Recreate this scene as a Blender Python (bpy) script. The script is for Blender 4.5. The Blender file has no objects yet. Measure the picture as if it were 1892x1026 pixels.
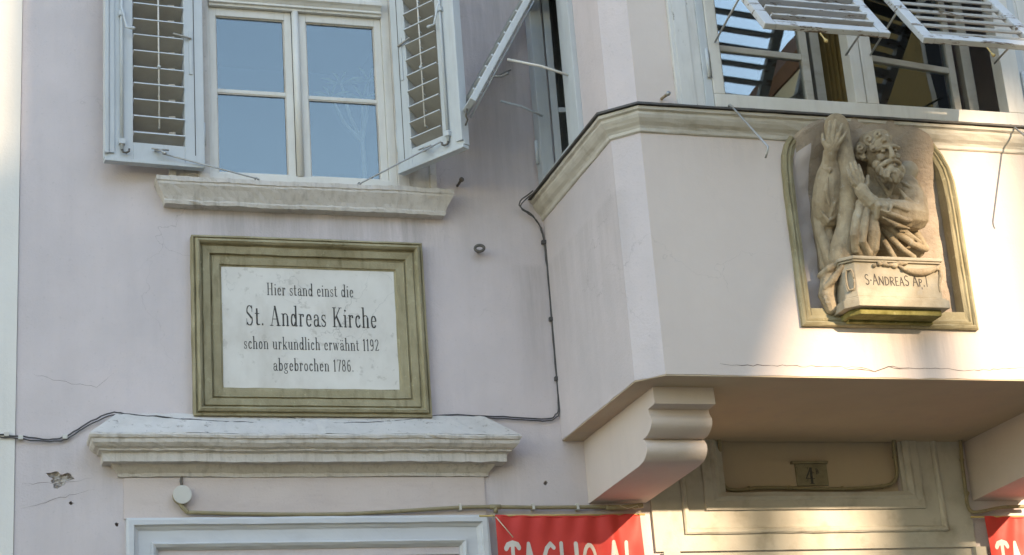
import bpy, bmesh, math, random
from mathutils import Vector, Matrix, Euler
random.seed(7)
R = math.radians
sc = bpy.context.scene
COL = sc.collection

# ------------------------------------------------------------------ camera
FPX, YAW, PIT, ROL = 3377.0, .31989929, .33450145, -.07691603
CAM = Vector((0, -9.0, 1.65))
_f = Vector((math.sin(YAW)*math.cos(PIT), math.cos(YAW)*math.cos(PIT), math.sin(PIT)))
_r = Vector((math.cos(YAW), -math.sin(YAW), 0))
_u = _r.cross(_f)
_r2 = math.cos(ROL)*_r + math.sin(ROL)*_u
_u2 = -math.sin(ROL)*_r + math.cos(ROL)*_u
cd = bpy.data.cameras.new('camera')
cam = bpy.data.objects.new('camera', cd); COL.objects.link(cam)
cam.matrix_world = Matrix(((_r2.x, _u2.x, -_f.x, CAM.x), (_r2.y, _u2.y, -_f.y, CAM.y), (_r2.z, _u2.z, -_f.z, CAM.z), (0, 0, 0, 1)))
cd.sensor_width = 36; cd.lens = 36*FPX/1892
cd.clip_start = .1; cd.clip_end = 2000
sc.camera = cam

# ------------------------------------------------------------------ sky, sun, exposure
SUN = Vector((.37, -1, .322)).normalized()
wd = bpy.data.worlds.new('World'); sc.world = wd; wd.use_nodes = True
wn = wd.node_tree; bg = wn.nodes['Background']
sky = wn.nodes.new('ShaderNodeTexSky'); sky.sky_type = 'NISHITA'; sky.sun_disc = False
sky.sun_elevation = math.asin(SUN.z); sky.sun_rotation = math.atan2(SUN.x, SUN.y)
sky.air_density = 1.0; sky.dust_density = 0.0; sky.ozone_density = 0.4; sky.altitude = 300
wn.links.new(sky.outputs[0], bg.inputs[0]); bg.inputs[1].default_value = .15
sl = bpy.data.lights.new('sun', 'SUN'); sl.energy = 2.0; sl.angle = R(.75); sl.color = (1, .86, .67)
so = bpy.data.objects.new('sun', sl); COL.objects.link(so)
so.rotation_euler = (-SUN).to_track_quat('-Z', 'Y').to_euler(); so.location = (12, -32, 20)
vs = sc.view_settings
vs.view_transform = 'Standard'; vs.look = 'None'; vs.gamma = 1; vs.exposure = 2.32
vs.use_white_balance = True; vs.white_balance_temperature = 7800; vs.white_balance_tint = 13
sc.render.engine = 'CYCLES'
sc.cycles.max_bounces = 8; sc.cycles.diffuse_bounces = 4; sc.cycles.transparent_max_bounces = 12

# ------------------------------------------------------------------ helpers
def W(px, py, Y=0.):                     # photo pixel -> point on the plane y = Y
    d = _r2*(px-946) - _u2*(py-513) + _f*FPX
    return CAM + d*((Y-CAM.y)/d.y)
def WX(px, py, X):
    d = _r2*(px-946) - _u2*(py-513) + _f*FPX
    return CAM + d*((X-CAM.x)/d.x)

class MB:
    def __init__(s): s.v = []; s.f = []; s.sm = []
    def add(s, vs, fs, smooth=False):
        n = len(s.v); s.v += [tuple(v) for v in vs]
        for f in fs: s.f.append(tuple(i+n for i in f)); s.sm.append(smooth)
    def box(s, a, b):
        x0, y0, z0 = a; x1, y1, z1 = b
        s.add([(x0,y0,z0),(x1,y0,z0),(x1,y1,z0),(x0,y1,z0),(x0,y0,z1),(x1,y0,z1),(x1,y1,z1),(x0,y1,z1)],
              [(0,3,2,1),(4,5,6,7),(0,1,5,4),(1,2,6,5),(2,3,7,6),(3,0,4,7)])
        return s
    def obox(s, M, a, b):                # box in a local frame
        m = MB().box(a, b); s.add([M @ Vector(v) for v in m.v], m.f); return s
    def prism(s, poly, fn, t0, t1):      # poly 2d, fn(a,b,t) -> 3d
        n = len(poly)
        s.add([fn(a, b, t0) for a, b in poly] + [fn(a, b, t1) for a, b in poly],
              [tuple(range(n)), tuple(range(2*n-1, n-1, -1))] + [(i, i+n, (i+1) % n+n, (i+1) % n) for i in range(n)])
        return s
    def loft(s, rings, closed=True, caps=True, smooth=False):
        n = len(rings[0]); V = [v for r in rings for v in r]; F = []
        for i in range(len(rings)-1):
            for j in range(n if closed else n-1):
                k = (j+1) % n
                F.append((i*n+j, i*n+k, (i+1)*n+k, (i+1)*n+j))
        if caps and closed:
            F.append(tuple(range(n-1, -1, -1))); F.append(tuple((len(rings)-1)*n+j for j in range(n)))
        s.add(V, F, smooth); return s
    def tube(s, pts, r, seg=8, smooth=True, dome=False):
        pts = [Vector(p) for p in pts]; rr = r if isinstance(r, (list, tuple)) else [r]*len(pts)
        rings = []; prev = None
        if dome:
            d0 = (pts[0]-pts[1]).normalized(); d1 = (pts[-1]-pts[-2]).normalized()
            a = [(pts[0]+d0*rr[0]*k, rr[0]*math.sqrt(max(0.02, 1-k*k))) for k in (.98, .85, .55)]
            b = [(pts[-1]+d1*rr[-1]*k, rr[-1]*math.sqrt(max(0.02, 1-k*k))) for k in (.55, .85, .98)]
            pts = [p for p, _ in a]+pts+[p for p, _ in b]; rr = [q for _, q in a]+list(rr)+[q for _, q in b]
        for i, p in enumerate(pts):
            t = (pts[min(i+1, len(pts)-1)] - pts[max(i-1, 0)]).normalized()
            if prev is None:
                up = Vector((0, 0, 1)) if abs(t.z) < .9 else Vector((0, 1, 0))
                n = t.cross(up).normalized()
            else:
                n = (prev - t*prev.dot(t)).normalized()
            prev = n; b = t.cross(n)
            rings.append([p + rr[i]*(math.cos(2*math.pi*k/seg)*n + math.sin(2*math.pi*k/seg)*b) for k in range(seg)])
        return s.loft(rings, True, True, smooth)
    def ell(s, c, r, rot=None, seg=16, rng=10):
        c = Vector(c); M = Euler(rot).to_matrix() if rot else Matrix.Identity(3)
        if not isinstance(r, (tuple, list)): r = (r, r, r)
        V = [c + M @ Vector((0, 0, r[2]))]
        for i in range(1, rng):
            a = math.pi*i/rng
            for j in range(seg):
                b = 2*math.pi*j/seg
                V.append(c + M @ Vector((r[0]*math.sin(a)*math.cos(b), r[1]*math.sin(a)*math.sin(b), r[2]*math.cos(a))))
        V.append(c + M @ Vector((0, 0, -r[2]))); F = []
        for j in range(seg): F.append((0, 1+j, 1+(j+1) % seg))
        for i in range(rng-2):
            for j in range(seg):
                a = 1+i*seg+j; b = 1+i*seg+(j+1) % seg
                F.append((a, a+seg, b+seg, b))
        L = len(V)-1; o = 1+(rng-2)*seg
        for j in range(seg): F.append((o+j, L, o+(j+1) % seg))
        s.add(V, F, True); return s
    def disc(s, c, r, axis, th, seg=24):
        c = Vector(c); a = Vector(axis).normalized()
        return s.tube([c, c+a*th], r, seg, False)
    def mesh(s, name, bevel=0, fix=True):
        me = bpy.data.meshes.new(name); me.from_pydata(s.v, [], s.f)
        for p, q in zip(me.polygons, s.sm): p.use_smooth = q
        bm = bmesh.new(); bm.from_mesh(me)
        if fix: bmesh.ops.recalc_face_normals(bm, faces=bm.faces)
        if bevel:
            es = [e for e in bm.edges if len(e.link_faces) == 2 and e.calc_face_angle(0) > .6]
            bmesh.ops.bevel(bm, geom=es, offset=bevel, segments=2, profile=.6, affect='EDGES', clamp_overlap=True)
        bm.to_mesh(me); bm.free(); return me

WL = {}                                   # world offset of unrotated parents
def thing(name, label, cat, loc, group=None):
    o = bpy.data.objects.new(name, None); COL.objects.link(o); o.location = loc
    o.empty_display_size = .1
    o['label'] = label; o['category'] = cat
    if group: o['group'] = group
    WL[o] = Vector(loc); return o
def tag(o, label, cat, group=None):
    o['label'] = label; o['category'] = cat
    if group: o['group'] = group
    return o
def put(name, mb, mat, parent=None, bevel=0, kind=None, label=None, origin=None, rot=None, local=False, fix=True):
    """one mesh object; mb in world coordinates unless origin/local is given"""
    me = mb if isinstance(mb, bpy.types.Mesh) else mb.mesh(name, bevel, fix)
    if mat: me.materials.append(mat) if len(me.materials) == 0 else None
    o = bpy.data.objects.new(name, me); COL.objects.link(o)
    if parent is not None:
        o.parent = parent
        if local: o.location = origin or (0, 0, 0)
        else: o.location = Vector(origin or (0, 0, 0)) - WL.get(parent, Vector((0, 0, 0)))
    elif origin: o.location = origin
    if rot: o.rotation_euler = rot
    WL[o] = Vector(origin) if (origin and not local) else Vector((0, 0, 0))
    if kind: o['kind'] = kind
    if label: o['label'] = label
    return o
def B(a, b): return MB().box(a, b)

def fill2d(name, loops, depth, y, xform=None):
    """2d outline with holes (x,z), front face at y, extruded to y+depth"""
    cu = bpy.data.curves.new(name, 'CURVE'); cu.dimensions = '2D'; cu.fill_mode = 'BOTH'; cu.extrude = depth/2
    for lp in loops:
        sp = cu.splines.new('POLY'); sp.points.add(len(lp)-1); sp.use_cyclic_u = True
        for p, q in zip(sp.points, lp): p.co = (q[0], q[1], 0, 1)
    ob = bpy.data.objects.new(name, cu); COL.objects.link(ob)
    dg = bpy.context.evaluated_depsgraph_get(); dg.update()
    me = bpy.data.meshes.new_from_object(ob.evaluated_get(dg))
    bpy.data.objects.remove(ob); bpy.data.curves.remove(cu)
    for v in me.vertices:
        x, z, t = v.co
        v.co = (x, y + depth/2 - t, z)
    bm = bmesh.new(); bm.from_mesh(me); bmesh.ops.remove_doubles(bm, verts=bm.verts, dist=1e-5)
    bmesh.ops.recalc_face_normals(bm, faces=bm.faces); bm.to_mesh(me); bm.free()
    for p in me.polygons: p.use_smooth = False
    return me
def wob(x0, z0, x1, z1):
    k_ = max(2, int((x1-x0)/.07))
    return [(x0, z0)] + [(x0+(x1-x0)*i/k_, z0+random.gauss(-.0015, .0016)) for i in range(1, k_)] + [(x1, z0), (x1, z1), (x0, z1)]
def rect(x0, z0, x1, z1): return [(x0, z0), (x1, z0), (x1, z1), (x0, z1)]

def mould(profile, x0, x1, y=0., jit=.0013):   # cornice on a wall: mitred returns, profile [(out, z)], slightly uneven along its length
    n = 60; cols = [[(x0-o, y+.01, z) for o, z in profile]]
    for i in range(n+1):
        t = i/n; wob = .0018*math.sin(t*9.1+x0)+.0012*math.sin(t*23+z_seed(x1))
        cols.append([(x0-o+(x1-x0+2*o)*t, y-o+random.gauss(0, jit)*(o > .005), z+(wob+random.gauss(0, jit))*(o > .005)) for o, z in profile])
    cols.append([(x1+o, y+.01, z) for o, z in profile])
    return MB().loft(cols, True, True)
def z_seed(v): return (v*37.7) % 6.28
def pathsweep(path, profile, place, closed=False, side=1, sub=.07, jit=.0009):
    """profile [(d,o)] swept along 2d path with mitres; place(a,b,o)->3d; d offset along left normal*side"""
    P0 = [Vector(p) for p in path]; P = []
    for i, p in enumerate(P0):
        P.append(p)
        if i < len(P0)-1 or closed:
            q_ = P0[(i+1) % len(P0)]; L_ = (q_-p).length; dm = max(abs(d) for d, o in profile)*1.15+.01; k_ = int((L_-2*dm)/sub)
            if k_ > 0: P += [p+(q_-p)*((dm+(L_-2*dm)*m_/k_)/L_) for m_ in range(0, k_+1)]
    n = len(P); rings = []
    def nrm(a, b):
        t = (b-a).normalized(); return Vector((-t.y, t.x))*side
    for i in range(n):
        if closed or 0 < i < n-1:
            n0 = nrm(P[i-1], P[i]); n1 = nrm(P[i], P[(i+1) % n]); m = (n0+n1); m = m/(m.dot(n0)) if m.length > 1e-6 else n0
        elif i == 0: m = nrm(P[0], P[1])
        else: m = nrm(P[-2], P[-1])
        rings.append([place(*(P[i]+m*d+Vector((random.gauss(0, jit), random.gauss(0, jit)))), o+random.gauss(0, jit)*.7) for d, o in profile])
    if closed: rings.append(rings[0])
    return MB().loft(rings, True, not closed)
def smoothpath(pts, k=6):                 # Catmull-Rom
    pts = [Vector(p) for p in pts]; out = []
    for i in range(len(pts)-1):
        p0 = pts[max(i-1, 0)]; p1 = pts[i]; p2 = pts[i+1]; p3 = pts[min(i+2, len(pts)-1)]
        for j in range(k):
            t = j/k
            out.append(.5*((2*p1)+(p2-p0)*t+(2*p0-5*p1+4*p2-p3)*t*t+(3*p1-p0-3*p2+p3)*t**3))
    out.append(pts[-1]); return out

# ------------------------------------------------------------------ materials
MT = {}
def mat(name, col, col2=None, nscale=3., rough=.85, spec=.3, bump=.3, bscale=60., bdist=.004, streak=None, streak_amt=.5,
        streak_scale=(9, 9, .7), speck=None, speck_amt=.0, speck_scale=40., peel=None, peel_amt=.0, peel_scale=(30, 30, 30), cracks=0., metal=0., big=0., zones=(), zone_col=(.3, .27, .26)):
    m = bpy.data.materials.new(name); m.use_nodes = True; nt = m.node_tree; N = nt.nodes; L = nt.links
    p = N['Principled BSDF']; p.inputs['Roughness'].default_value = rough; p.inputs['Metallic'].default_value = metal
    p.inputs['Specular IOR Level'].default_value = spec
    geo = N.new('ShaderNodeNewGeometry'); pos = geo.outputs['Position']
    def noise(scale, detail=4, rough_=.55, vec=None, dist=0.):
        n = N.new('ShaderNodeTexNoise'); n.inputs['Scale'].default_value = scale; n.inputs['Detail'].default_value = detail
        n.inputs['Roughness'].default_value = rough_; n.inputs['Distortion'].default_value = dist
        L.new(vec or pos, n.inputs['Vector']); return n.outputs['Fac']
    def ramp(fac, a, b):
        r = N.new('ShaderNodeMapRange'); r.clamp = True; r.inputs[1].default_value = a; r.inputs[2].default_value = b
        L.new(fac, r.inputs[0]); return r.outputs[0]
    def mixc(fac, a, b):
        x = N.new('ShaderNodeMix'); x.data_type = 'RGBA'
        if hasattr(fac, 'links'): L.new(fac, x.inputs[0])
        else: x.inputs[0].default_value = fac
        for v, i in ((a, 6), (b, 7)):
            if hasattr(v, 'links'): L.new(v, x.inputs[i])
            else: x.inputs[i].default_value = (*v, 1)
        return x.outputs[2]
    def mul(a, b):
        x = N.new('ShaderNodeMath'); x.operation = 'MULTIPLY'
        for v, i in ((a, 0), (b, 1)):
            if hasattr(v, 'links'): L.new(v, x.inputs[i])
            else: x.inputs[i].default_value = v
        return x.outputs[0]
    def mapped(s):
        v = N.new('ShaderNodeMapping'); v.inputs['Scale'].default_value = s; L.new(pos, v.inputs['Vector']); return v.outputs[0]
    c2 = col2 or tuple(x*.86 for x in col)
    c = mixc(ramp(noise(nscale, 5, .6), .3, .72), col, c2)
    h = noise(bscale, 6, .65)
    hh = h
    if streak:
        s1 = ramp(noise(1., 4, .6, mapped(streak_scale)), .5, .78)
        s2 = ramp(noise(nscale*.35, 2), .25, .62)
        c = mixc(mul(mul(s1, s2), streak_amt), c, streak)
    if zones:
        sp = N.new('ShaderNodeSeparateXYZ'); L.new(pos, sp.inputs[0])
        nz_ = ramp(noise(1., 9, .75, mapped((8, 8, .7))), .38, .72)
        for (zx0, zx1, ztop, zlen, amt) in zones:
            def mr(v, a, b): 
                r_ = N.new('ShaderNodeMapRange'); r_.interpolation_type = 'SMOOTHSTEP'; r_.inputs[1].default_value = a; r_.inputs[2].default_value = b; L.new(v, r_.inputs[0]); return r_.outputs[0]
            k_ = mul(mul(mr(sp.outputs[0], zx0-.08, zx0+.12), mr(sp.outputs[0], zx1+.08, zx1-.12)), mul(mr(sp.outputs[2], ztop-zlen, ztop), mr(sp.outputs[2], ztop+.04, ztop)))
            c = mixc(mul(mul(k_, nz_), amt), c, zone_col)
    if speck:
        s = ramp(noise(speck_scale, 3, .6), .62, .70)
        c = mixc(mul(s, speck_amt), c, speck)
    if cracks:
        vo = N.new('ShaderNodeTexVoronoi'); vo.feature = 'DISTANCE_TO_EDGE'; vo.inputs['Scale'].default_value = 1.3
        w = N.new('ShaderNodeTexNoise'); w.inputs['Scale'].default_value = 2.2; w.inputs['Detail'].default_value = 6
        L.new(pos, w.inputs['Vector'])
        ad = N.new('ShaderNodeVectorMath'); ad.operation = 'MULTIPLY_ADD'; L.new(w.outputs['Color'], ad.inputs[0]); ad.inputs[1].default_value = (.9, .9, .9); L.new(pos, ad.inputs[2])
        L.new(ad.outputs[0], vo.inputs['Vector'])
        k = N.new('ShaderNodeMapRange'); k.inputs[1].default_value = .0; k.inputs[2].default_value = .004; k.inputs[3].default_value = 1; k.inputs[4].default_value = 0
        L.new(vo.outputs['Distance'], k.inputs[0])
        k2 = mul(mul(k.outputs[0], ramp(noise(1.1, 2), .5, .62)), cracks)
        c = mixc(k2, c, tuple(x*.5 for x in col))
    if peel:
        s = noise(1., 7, .7, mapped(peel_scale)); e = ramp(s, 1-peel_amt-.01, 1-peel_amt+.01)
        pc = mixc(ramp(noise(90, 4), .35, .65), peel, tuple(x*.45 for x in peel))
        c = mixc(e, c, pc)
        hx = N.new('ShaderNodeMath'); hx.operation = 'MULTIPLY_ADD'; L.new(e, hx.inputs[0]); hx.inputs[1].default_value = -.6; L.new(h, hx.inputs[2]); hh = hx.outputs[0]
    L.new(c, p.inputs['Base Color'])
    if bump:
        b = N.new('ShaderNodeBump'); b.inputs['Strength'].default_value = bump; b.inputs['Distance'].default_value = bdist
        L.new(hh, b.inputs['Height'])
        if big:
            b2 = N.new('ShaderNodeBump'); b2.inputs['Strength'].default_value = big; b2.inputs['Distance'].default_value = .02
            L.new(noise(6., 4), b2.inputs['Height']); L.new(b2.outputs[0], b.inputs['Normal'])
        L.new(b.outputs[0], p.inputs['Normal'])
    rr = N.new('ShaderNodeMapRange'); rr.inputs[3].default_value = max(0, rough-.08); rr.inputs[4].default_value = min(1, rough+.08)
    L.new(h, rr.inputs[0]); L.new(rr.outputs[0], p.inputs['Roughness'])
    MT[name] = m; return m
def glass(name, refl, tint=(.9, .95, 1)):
    m = bpy.data.materials.new(name); m.use_nodes = True; nt = m.node_tree; N = nt.nodes; L = nt.links
    N.remove(N['Principled BSDF']); out = N['Material Output']
    g = N.new('ShaderNodeBsdfGlossy'); g.inputs['Roughness'].default_value = .004; g.inputs['Color'].default_value = (*tint, 1)
    t = N.new('ShaderNodeBsdfTransparent'); t.inputs['Color'].default_value = (.82, .86, .84, 1)
    fr = N.new('ShaderNodeFresnel'); fr.inputs['IOR'].default_value = 1.5
    mr = N.new('ShaderNodeMapRange'); mr.inputs[1].default_value = 0; mr.inputs[2].default_value = 1; mr.inputs[3].default_value = refl; mr.inputs[4].default_value = 1
    L.new(fr.outputs[0], mr.inputs[0]); mx = N.new('ShaderNodeMixShader'); L.new(mr.outputs[0], mx.inputs[0]); L.new(t.outputs[0], mx.inputs[1]); L.new(g.outputs[0], mx.inputs[2])
    geo = N.new('ShaderNodeNewGeometry'); n = N.new('ShaderNodeTexNoise'); n.inputs['Scale'].default_value = 1.6; n.inputs['Detail'].default_value = 1
    L.new(geo.outputs['Position'], n.inputs['Vector']); b = N.new('ShaderNodeBump'); b.inputs['Strength'].default_value = .25; b.inputs['Distance'].default_value = .006
    L.new(n.outputs['Fac'], b.inputs['Height']); L.new(b.outputs[0], g.inputs['Normal'])
    L.new(mx.outputs[0], out.inputs['Surface']); MT[name] = m; return m

LIL = (.62, .55, .555)
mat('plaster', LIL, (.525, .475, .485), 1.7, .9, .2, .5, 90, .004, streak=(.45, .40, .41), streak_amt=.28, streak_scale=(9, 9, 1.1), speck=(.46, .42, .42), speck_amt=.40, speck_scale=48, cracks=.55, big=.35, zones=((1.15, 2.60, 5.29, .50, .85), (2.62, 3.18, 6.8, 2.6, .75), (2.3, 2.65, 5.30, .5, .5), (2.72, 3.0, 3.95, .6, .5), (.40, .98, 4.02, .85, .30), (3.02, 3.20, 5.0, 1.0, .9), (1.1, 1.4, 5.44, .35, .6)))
mat('plaster_bay_warm_lit', (.65, .565, .52), (.61, .525, .485), 1.6, .9, .2, .35, 90, .003, streak=(.48, .43, .42), streak_amt=.22, streak_scale=(8, 8, 1.4), cracks=.3, big=.3, zones=((4.30, 4.95, 4.30, .40, .8), (3.3, 5.9, 5.29, .25, .25)), zone_col=(.34, .30, .30))  # warm light on the bay front is painted into this base colour
mat('plaster_pink', (.56, .45, .33), (.50, .395, .285), 2., .9, .2, .4, 80, .003, streak=(.42, .35, .32), streak_amt=.5)
mat('plaster_frieze', (.60, .515, .485), (.54, .46, .435), 2., .9, .2, .4, 80, .003, streak=(.44, .36, .35), streak_amt=.5, streak_scale=(4, 4, 14), speck=(.45, .37, .36), speck_amt=.3)
mat('strip_white', (.70, .68, .65), (.64, .62, .59), 1.5, .9, .2, .4, 70, .004, streak=(.5, .48, .45), streak_amt=.4)
mat('stone_trim', (.60, .56, .525), (.52, .48, .44), 6., .88, .2, .5, 80, .003, streak=(.27, .24, .21), streak_amt=.85, streak_scale=(30, 30, 2.6), speck=(.30, .27, .24), speck_amt=.4, speck_scale=55)
mat('stone_white', (.60, .565, .535), (.50, .47, .44), 7., .85, .2, .5, 60, .004, speck=(.40, .37, .33), speck_amt=.6, speck_scale=30, peel=(.52, .48, .44), peel_amt=.38, peel_scale=(16, 16, 22))
mat('cream_trim', (.56, .525, .47), (.47, .435, .38), 6., .85, .2, .4, 80, .003, streak=(.26, .22, .16), streak_amt=.7, streak_scale=(9, 9, 9))
mat('paint_grey', (.52, .55, .57), (.47, .50, .52), 6., .55, .4, .25, 120, .001, streak=(.36, .36, .35), streak_amt=.5, streak_scale=(40, 40, 3), peel=(.30, .27, .23), peel_amt=.27, peel_scale=(20, 20, 9))
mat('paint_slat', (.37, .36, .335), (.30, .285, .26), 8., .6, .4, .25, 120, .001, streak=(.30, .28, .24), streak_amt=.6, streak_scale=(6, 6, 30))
mat('paint_white', (.66, .64, .60), (.60, .575, .53), 6., .55, .4, .25, 120, .001, streak=(.42, .38, .32), streak_amt=.5, streak_scale=(30, 30, 4), peel=(.34, .29, .23), peel_amt=.26, peel_scale=(24, 24, 10))
mat('paint_worn', (.46, .43, .38), (.38, .35, .29), 9., .6, .3, .3, 100, .002, streak=(.28, .23, .17), streak_amt=.7, streak_scale=(6, 6, 20))
mat('paint_peel', (.54, .55, .56), (.47, .48, .49), 6., .55, .4, .5, 100, .002, streak=(.40, .38, .35), streak_amt=.5, streak_scale=(4, 20, 20), peel=(.23, .17, .12), peel_amt=.42, peel_scale=(5, 18, 28))
mat('paint_peel_v', (.64, .63, .61), (.56, .55, .53), 6., .6, .3, .5, 100, .002, streak=(.40, .38, .35), streak_amt=.6, streak_scale=(20, 20, 3), peel=(.42, .38, .32), peel_amt=.38, peel_scale=(20, 20, 4))
mat('door_paint', (.56, .57, .59), (.51, .52, .545), 3., .6, .35, .25, 90, .001, streak=(.40, .40, .41), streak_amt=.5, streak_scale=(5, 5, 20))
mat('olive_stone', (.37, .325, .215), (.25, .21, .125), 6., .85, .25, .6, 70, .004, streak=(.13, .105, .05), streak_amt=.9, streak_scale=(26, 26, 5), speck=(.42, .38, .25), speck_amt=.6, speck_scale=28)
mat('moss_stone', (.27, .245, .10), (.10, .085, .02), 14., .9, .2, .7, 60, .005, speck=(.36, .33, .16), speck_amt=.5, speck_scale=30)
mat('statue_stone', (.46, .375, .265), (.29, .22, .145), 11., .9, .2, 1.0, 60, .006, streak=(.11, .085, .06), streak_amt=.85, streak_scale=(16, 16, 9), speck=(.46, .42, .36), speck_amt=.5, speck_scale=26)
mat('pedestal_stone', (.43, .38, .30), (.29, .245, .18), 9., .9, .2, .5, 90, .003, streak=(.25, .21, .16), streak_amt=.6, streak_scale=(10, 10, 10), speck=(.30, .28, .25), speck_amt=.5, speck_scale=24)
mat('backing_stone', (.42, .345, .275), (.30, .24, .19), 8., .95, .15, 1.0, 30, .012, streak=(.20, .16, .13), streak_amt=.5, big=.5)
mat('niche_paint', (.55, .49, .47), (.48, .42, .41), 6., .9, .2, .5, 40, .005)
mat('marble', (.70, .675, .635), (.60, .57, .53), 4., .5, .4, .15, 60, .001, streak=(.42, .38, .33), streak_amt=.6, streak_scale=(6, 6, 3), speck=(.40, .37, .33), speck_amt=.5, speck_scale=20, cracks=.9)
mat('ink', (.035, .032, .03), (.085, .08, .075), 60., .7, .3, 0)
mat('ink_grey', (.05, .042, .038), (.09, .078, .07), 60., .8, .2, 0)
mat('iron', (.10, .095, .09), (.16, .14, .12), 40., .6, .5, .4, 150, .001, metal=.4)
mat('zinc', (.42, .42, .41), (.33, .32, .31), 30., .45, .5, .2, 120, .0005, metal=.6)
mat('flashing', (.055, .05, .045), (.10, .09, .08), 20., .6, .4, .3, 80, .001)
mat('cable', (.05, .048, .05), (.10, .095, .095), 30., .6, .4, 0)
mat('conduit', (.30, .25, .15), (.24, .20, .12), 20., .5, .4, .2, 120, .0005, speck=(.14, .12, .08), speck_amt=.5)
mat('plastic_box', (.56, .54, .50), (.51, .49, .45), 10., .5, .4, .1, 100, .0005)
mat('banner_red', (.64, .060, .050), (.56, .046, .040), 4., .5, .25, .2, 20, .004)
mat('banner_white', (.66, .60, .56), (.60, .54, .50), 10., .5, .4, 0)
mat('string', (.60, .54, .42), None, 20., .8, .2, 0)
mat('bamboo', (.52, .38, .16), None, 20., .6, .3, .1)
mat('room', (.17, .14, .10), (.14, .115, .085), 1.5, .9, .1, .1)
mat('room_dark', (.055, .06, .07), None, 1.5, .9, .1, 0)
mat('curtain', (.40, .28, .12), (.34, .235, .09), 8., .9, .1, .1)
mat('rough_plaster', (.52, .48, .45), (.38, .34, .31), 30., .95, .1, 1.0, 60, .01)
mat('hole', (.22, .185, .17), None, 30., .95, .1, .5)
mat('plate', (.30, .26, .17), (.20, .165, .10), 20., .6, .4, .4, 60, .002, speck=(.08, .06, .04), speck_amt=.7, speck_scale=24)
mat('paving', (.25, .20, .135), (.20, .16, .105), .6, .85, .2, .4, 12, .01)
mat('yellow', (.46, .34, .16), (.40, .29, .13), .8, .9, .2, .3, 30, .004, streak=(.28, .20, .09), streak_amt=.5)
mat('ochre', (.46, .36, .22), (.40, .31, .19), .8, .9, .2, .3, 30, .004)
mat('cream_wall', (.55, .49, .38), (.50, .44, .34), .8, .9, .2, .3, 30, .004)
mat('roof', (.16, .085, .055), (.11, .06, .04), 4., .9, .2, .5, 20, .02)
mat('leaf', (.16, .20, .10), (.22, .24, .15), 20., .6, .3, 0)
mat('bark', (.30, .28, .25), None, 20., .9, .2, 0)
mat('crack', (.16, .13, .12), None, 20., .95, .1, 0)
glass('pane_sky', .045, (.72, .82, .88)); glass('pane_old', .055)

# ------------------------------------------------------------------ ground
mb = MB(); mb.add([(-300, -300, 0), (300, -300, 0), (300, 300, 0), (-300, 300, 0)], [(0, 1, 2, 3)])
put('ground', mb, MT['paving'], kind='structure')

# ------------------------------------------------------------------ the lilac house
house = thing('townhouse', 'lilac plastered town house with projecting bay, corbels and white louvred shutters', 'building', (3.2, 0, 0))
YF = -1.235                                # bay front plane
BX0, BX1 = 3.19, 6.07
chip = []
for i in range(22):
    a = 2*math.pi*i/22; rr_ = .047*(1+.32*math.sin(3*a+.7)+.18*math.sin(7*a+2)+random.uniform(-.08, .08))
    chip.append((.574+rr_*1.15*math.cos(a), 3.822+rr_*.8*math.sin(a)))
def blob(cx, cz, r, n=10):
    return [(cx+r*random.uniform(.65, 1.25)*math.cos(2*math.pi*i/n), cz+r*random.uniform(.65, 1.25)*math.sin(2*math.pi*i/n)) for i in range(n)]
holes = [(W(131, 930), .010), (W(591, 888), .009), (W(1008, 893), .012), (W(437, 933), .005), (W(216, 969), .010), (W(336, 884), .020)]
hb = [blob(p.x, p.z, r) for p, r in holes]
WX0, WX1, WZ0, WZ1 = 1.335, 2.362, 5.432, 6.97
DX0, DX1, DZ = 1.05, 2.585, 3.42           # left doorway
EX0, EX1, EZ = 3.80, 5.58, 3.408           # doorway below the bay
loops = [[(.362, -.05), (EX0+.01, -.05)] + [(9.5, -.05), (9.5, 9.2), (.362, 9.2)],
         rect(WX0, WZ0, WX1, WZ1), rect(DX0, .0, DX1, DZ), rect(EX0, .0, EX1, EZ), rect(4.105, 3.730, 5.19, 4.10), rect(3.45, 4.2, 5.8, 7.4), chip] + hb
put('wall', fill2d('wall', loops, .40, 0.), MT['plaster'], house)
# what shows inside chips and drill holes: rough undercoat
mb = MB(); n = 14
gx = [[Vector((.574-.085+.17*i/n, .014+.012*math.sin(i*1.7+j*.9)*math.cos(j*1.3-i*.4)+random.uniform(0, .006), 3.822-.075+.15*j/n)) for i in range(n+1)] for j in range(n+1)]
mb.add([v for r in gx for v in r], [(j*(n+1)+i, j*(n+1)+i+1, (j+1)*(n+1)+i+1, (j+1)*(n+1)+i) for j in range(n) for i in range(n)])
put('broken_plaster', mb, MT['rough_plaster'], house, fix=False)
for p, r in holes:
    put('drill_hole', B((p.x-r*1.4, .02, p.z-r*1.4), (p.x+r*1.4, .03, p.z+r*1.4)), MT['hole'], house)
# upper floor closed room behind the left window
mb = MB(); x0, x1, y0, y1, z0, z1 = .8, 2.9, .42, 3., 5.2, 7.6
mb.add([(x0,y0,z0),(x1,y0,z0),(x1,y1,z0),(x0,y1,z0),(x0,y0,z1),(x1,y0,z1),(x1,y1,z1),(x0,y1,z1)], [(0,1,2,3),(4,7,6,5),(1,5,6,2),(2,6,7,3),(3,7,4,0)])
put('room', mb, MT['room_dark'], house, fix=False)

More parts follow.
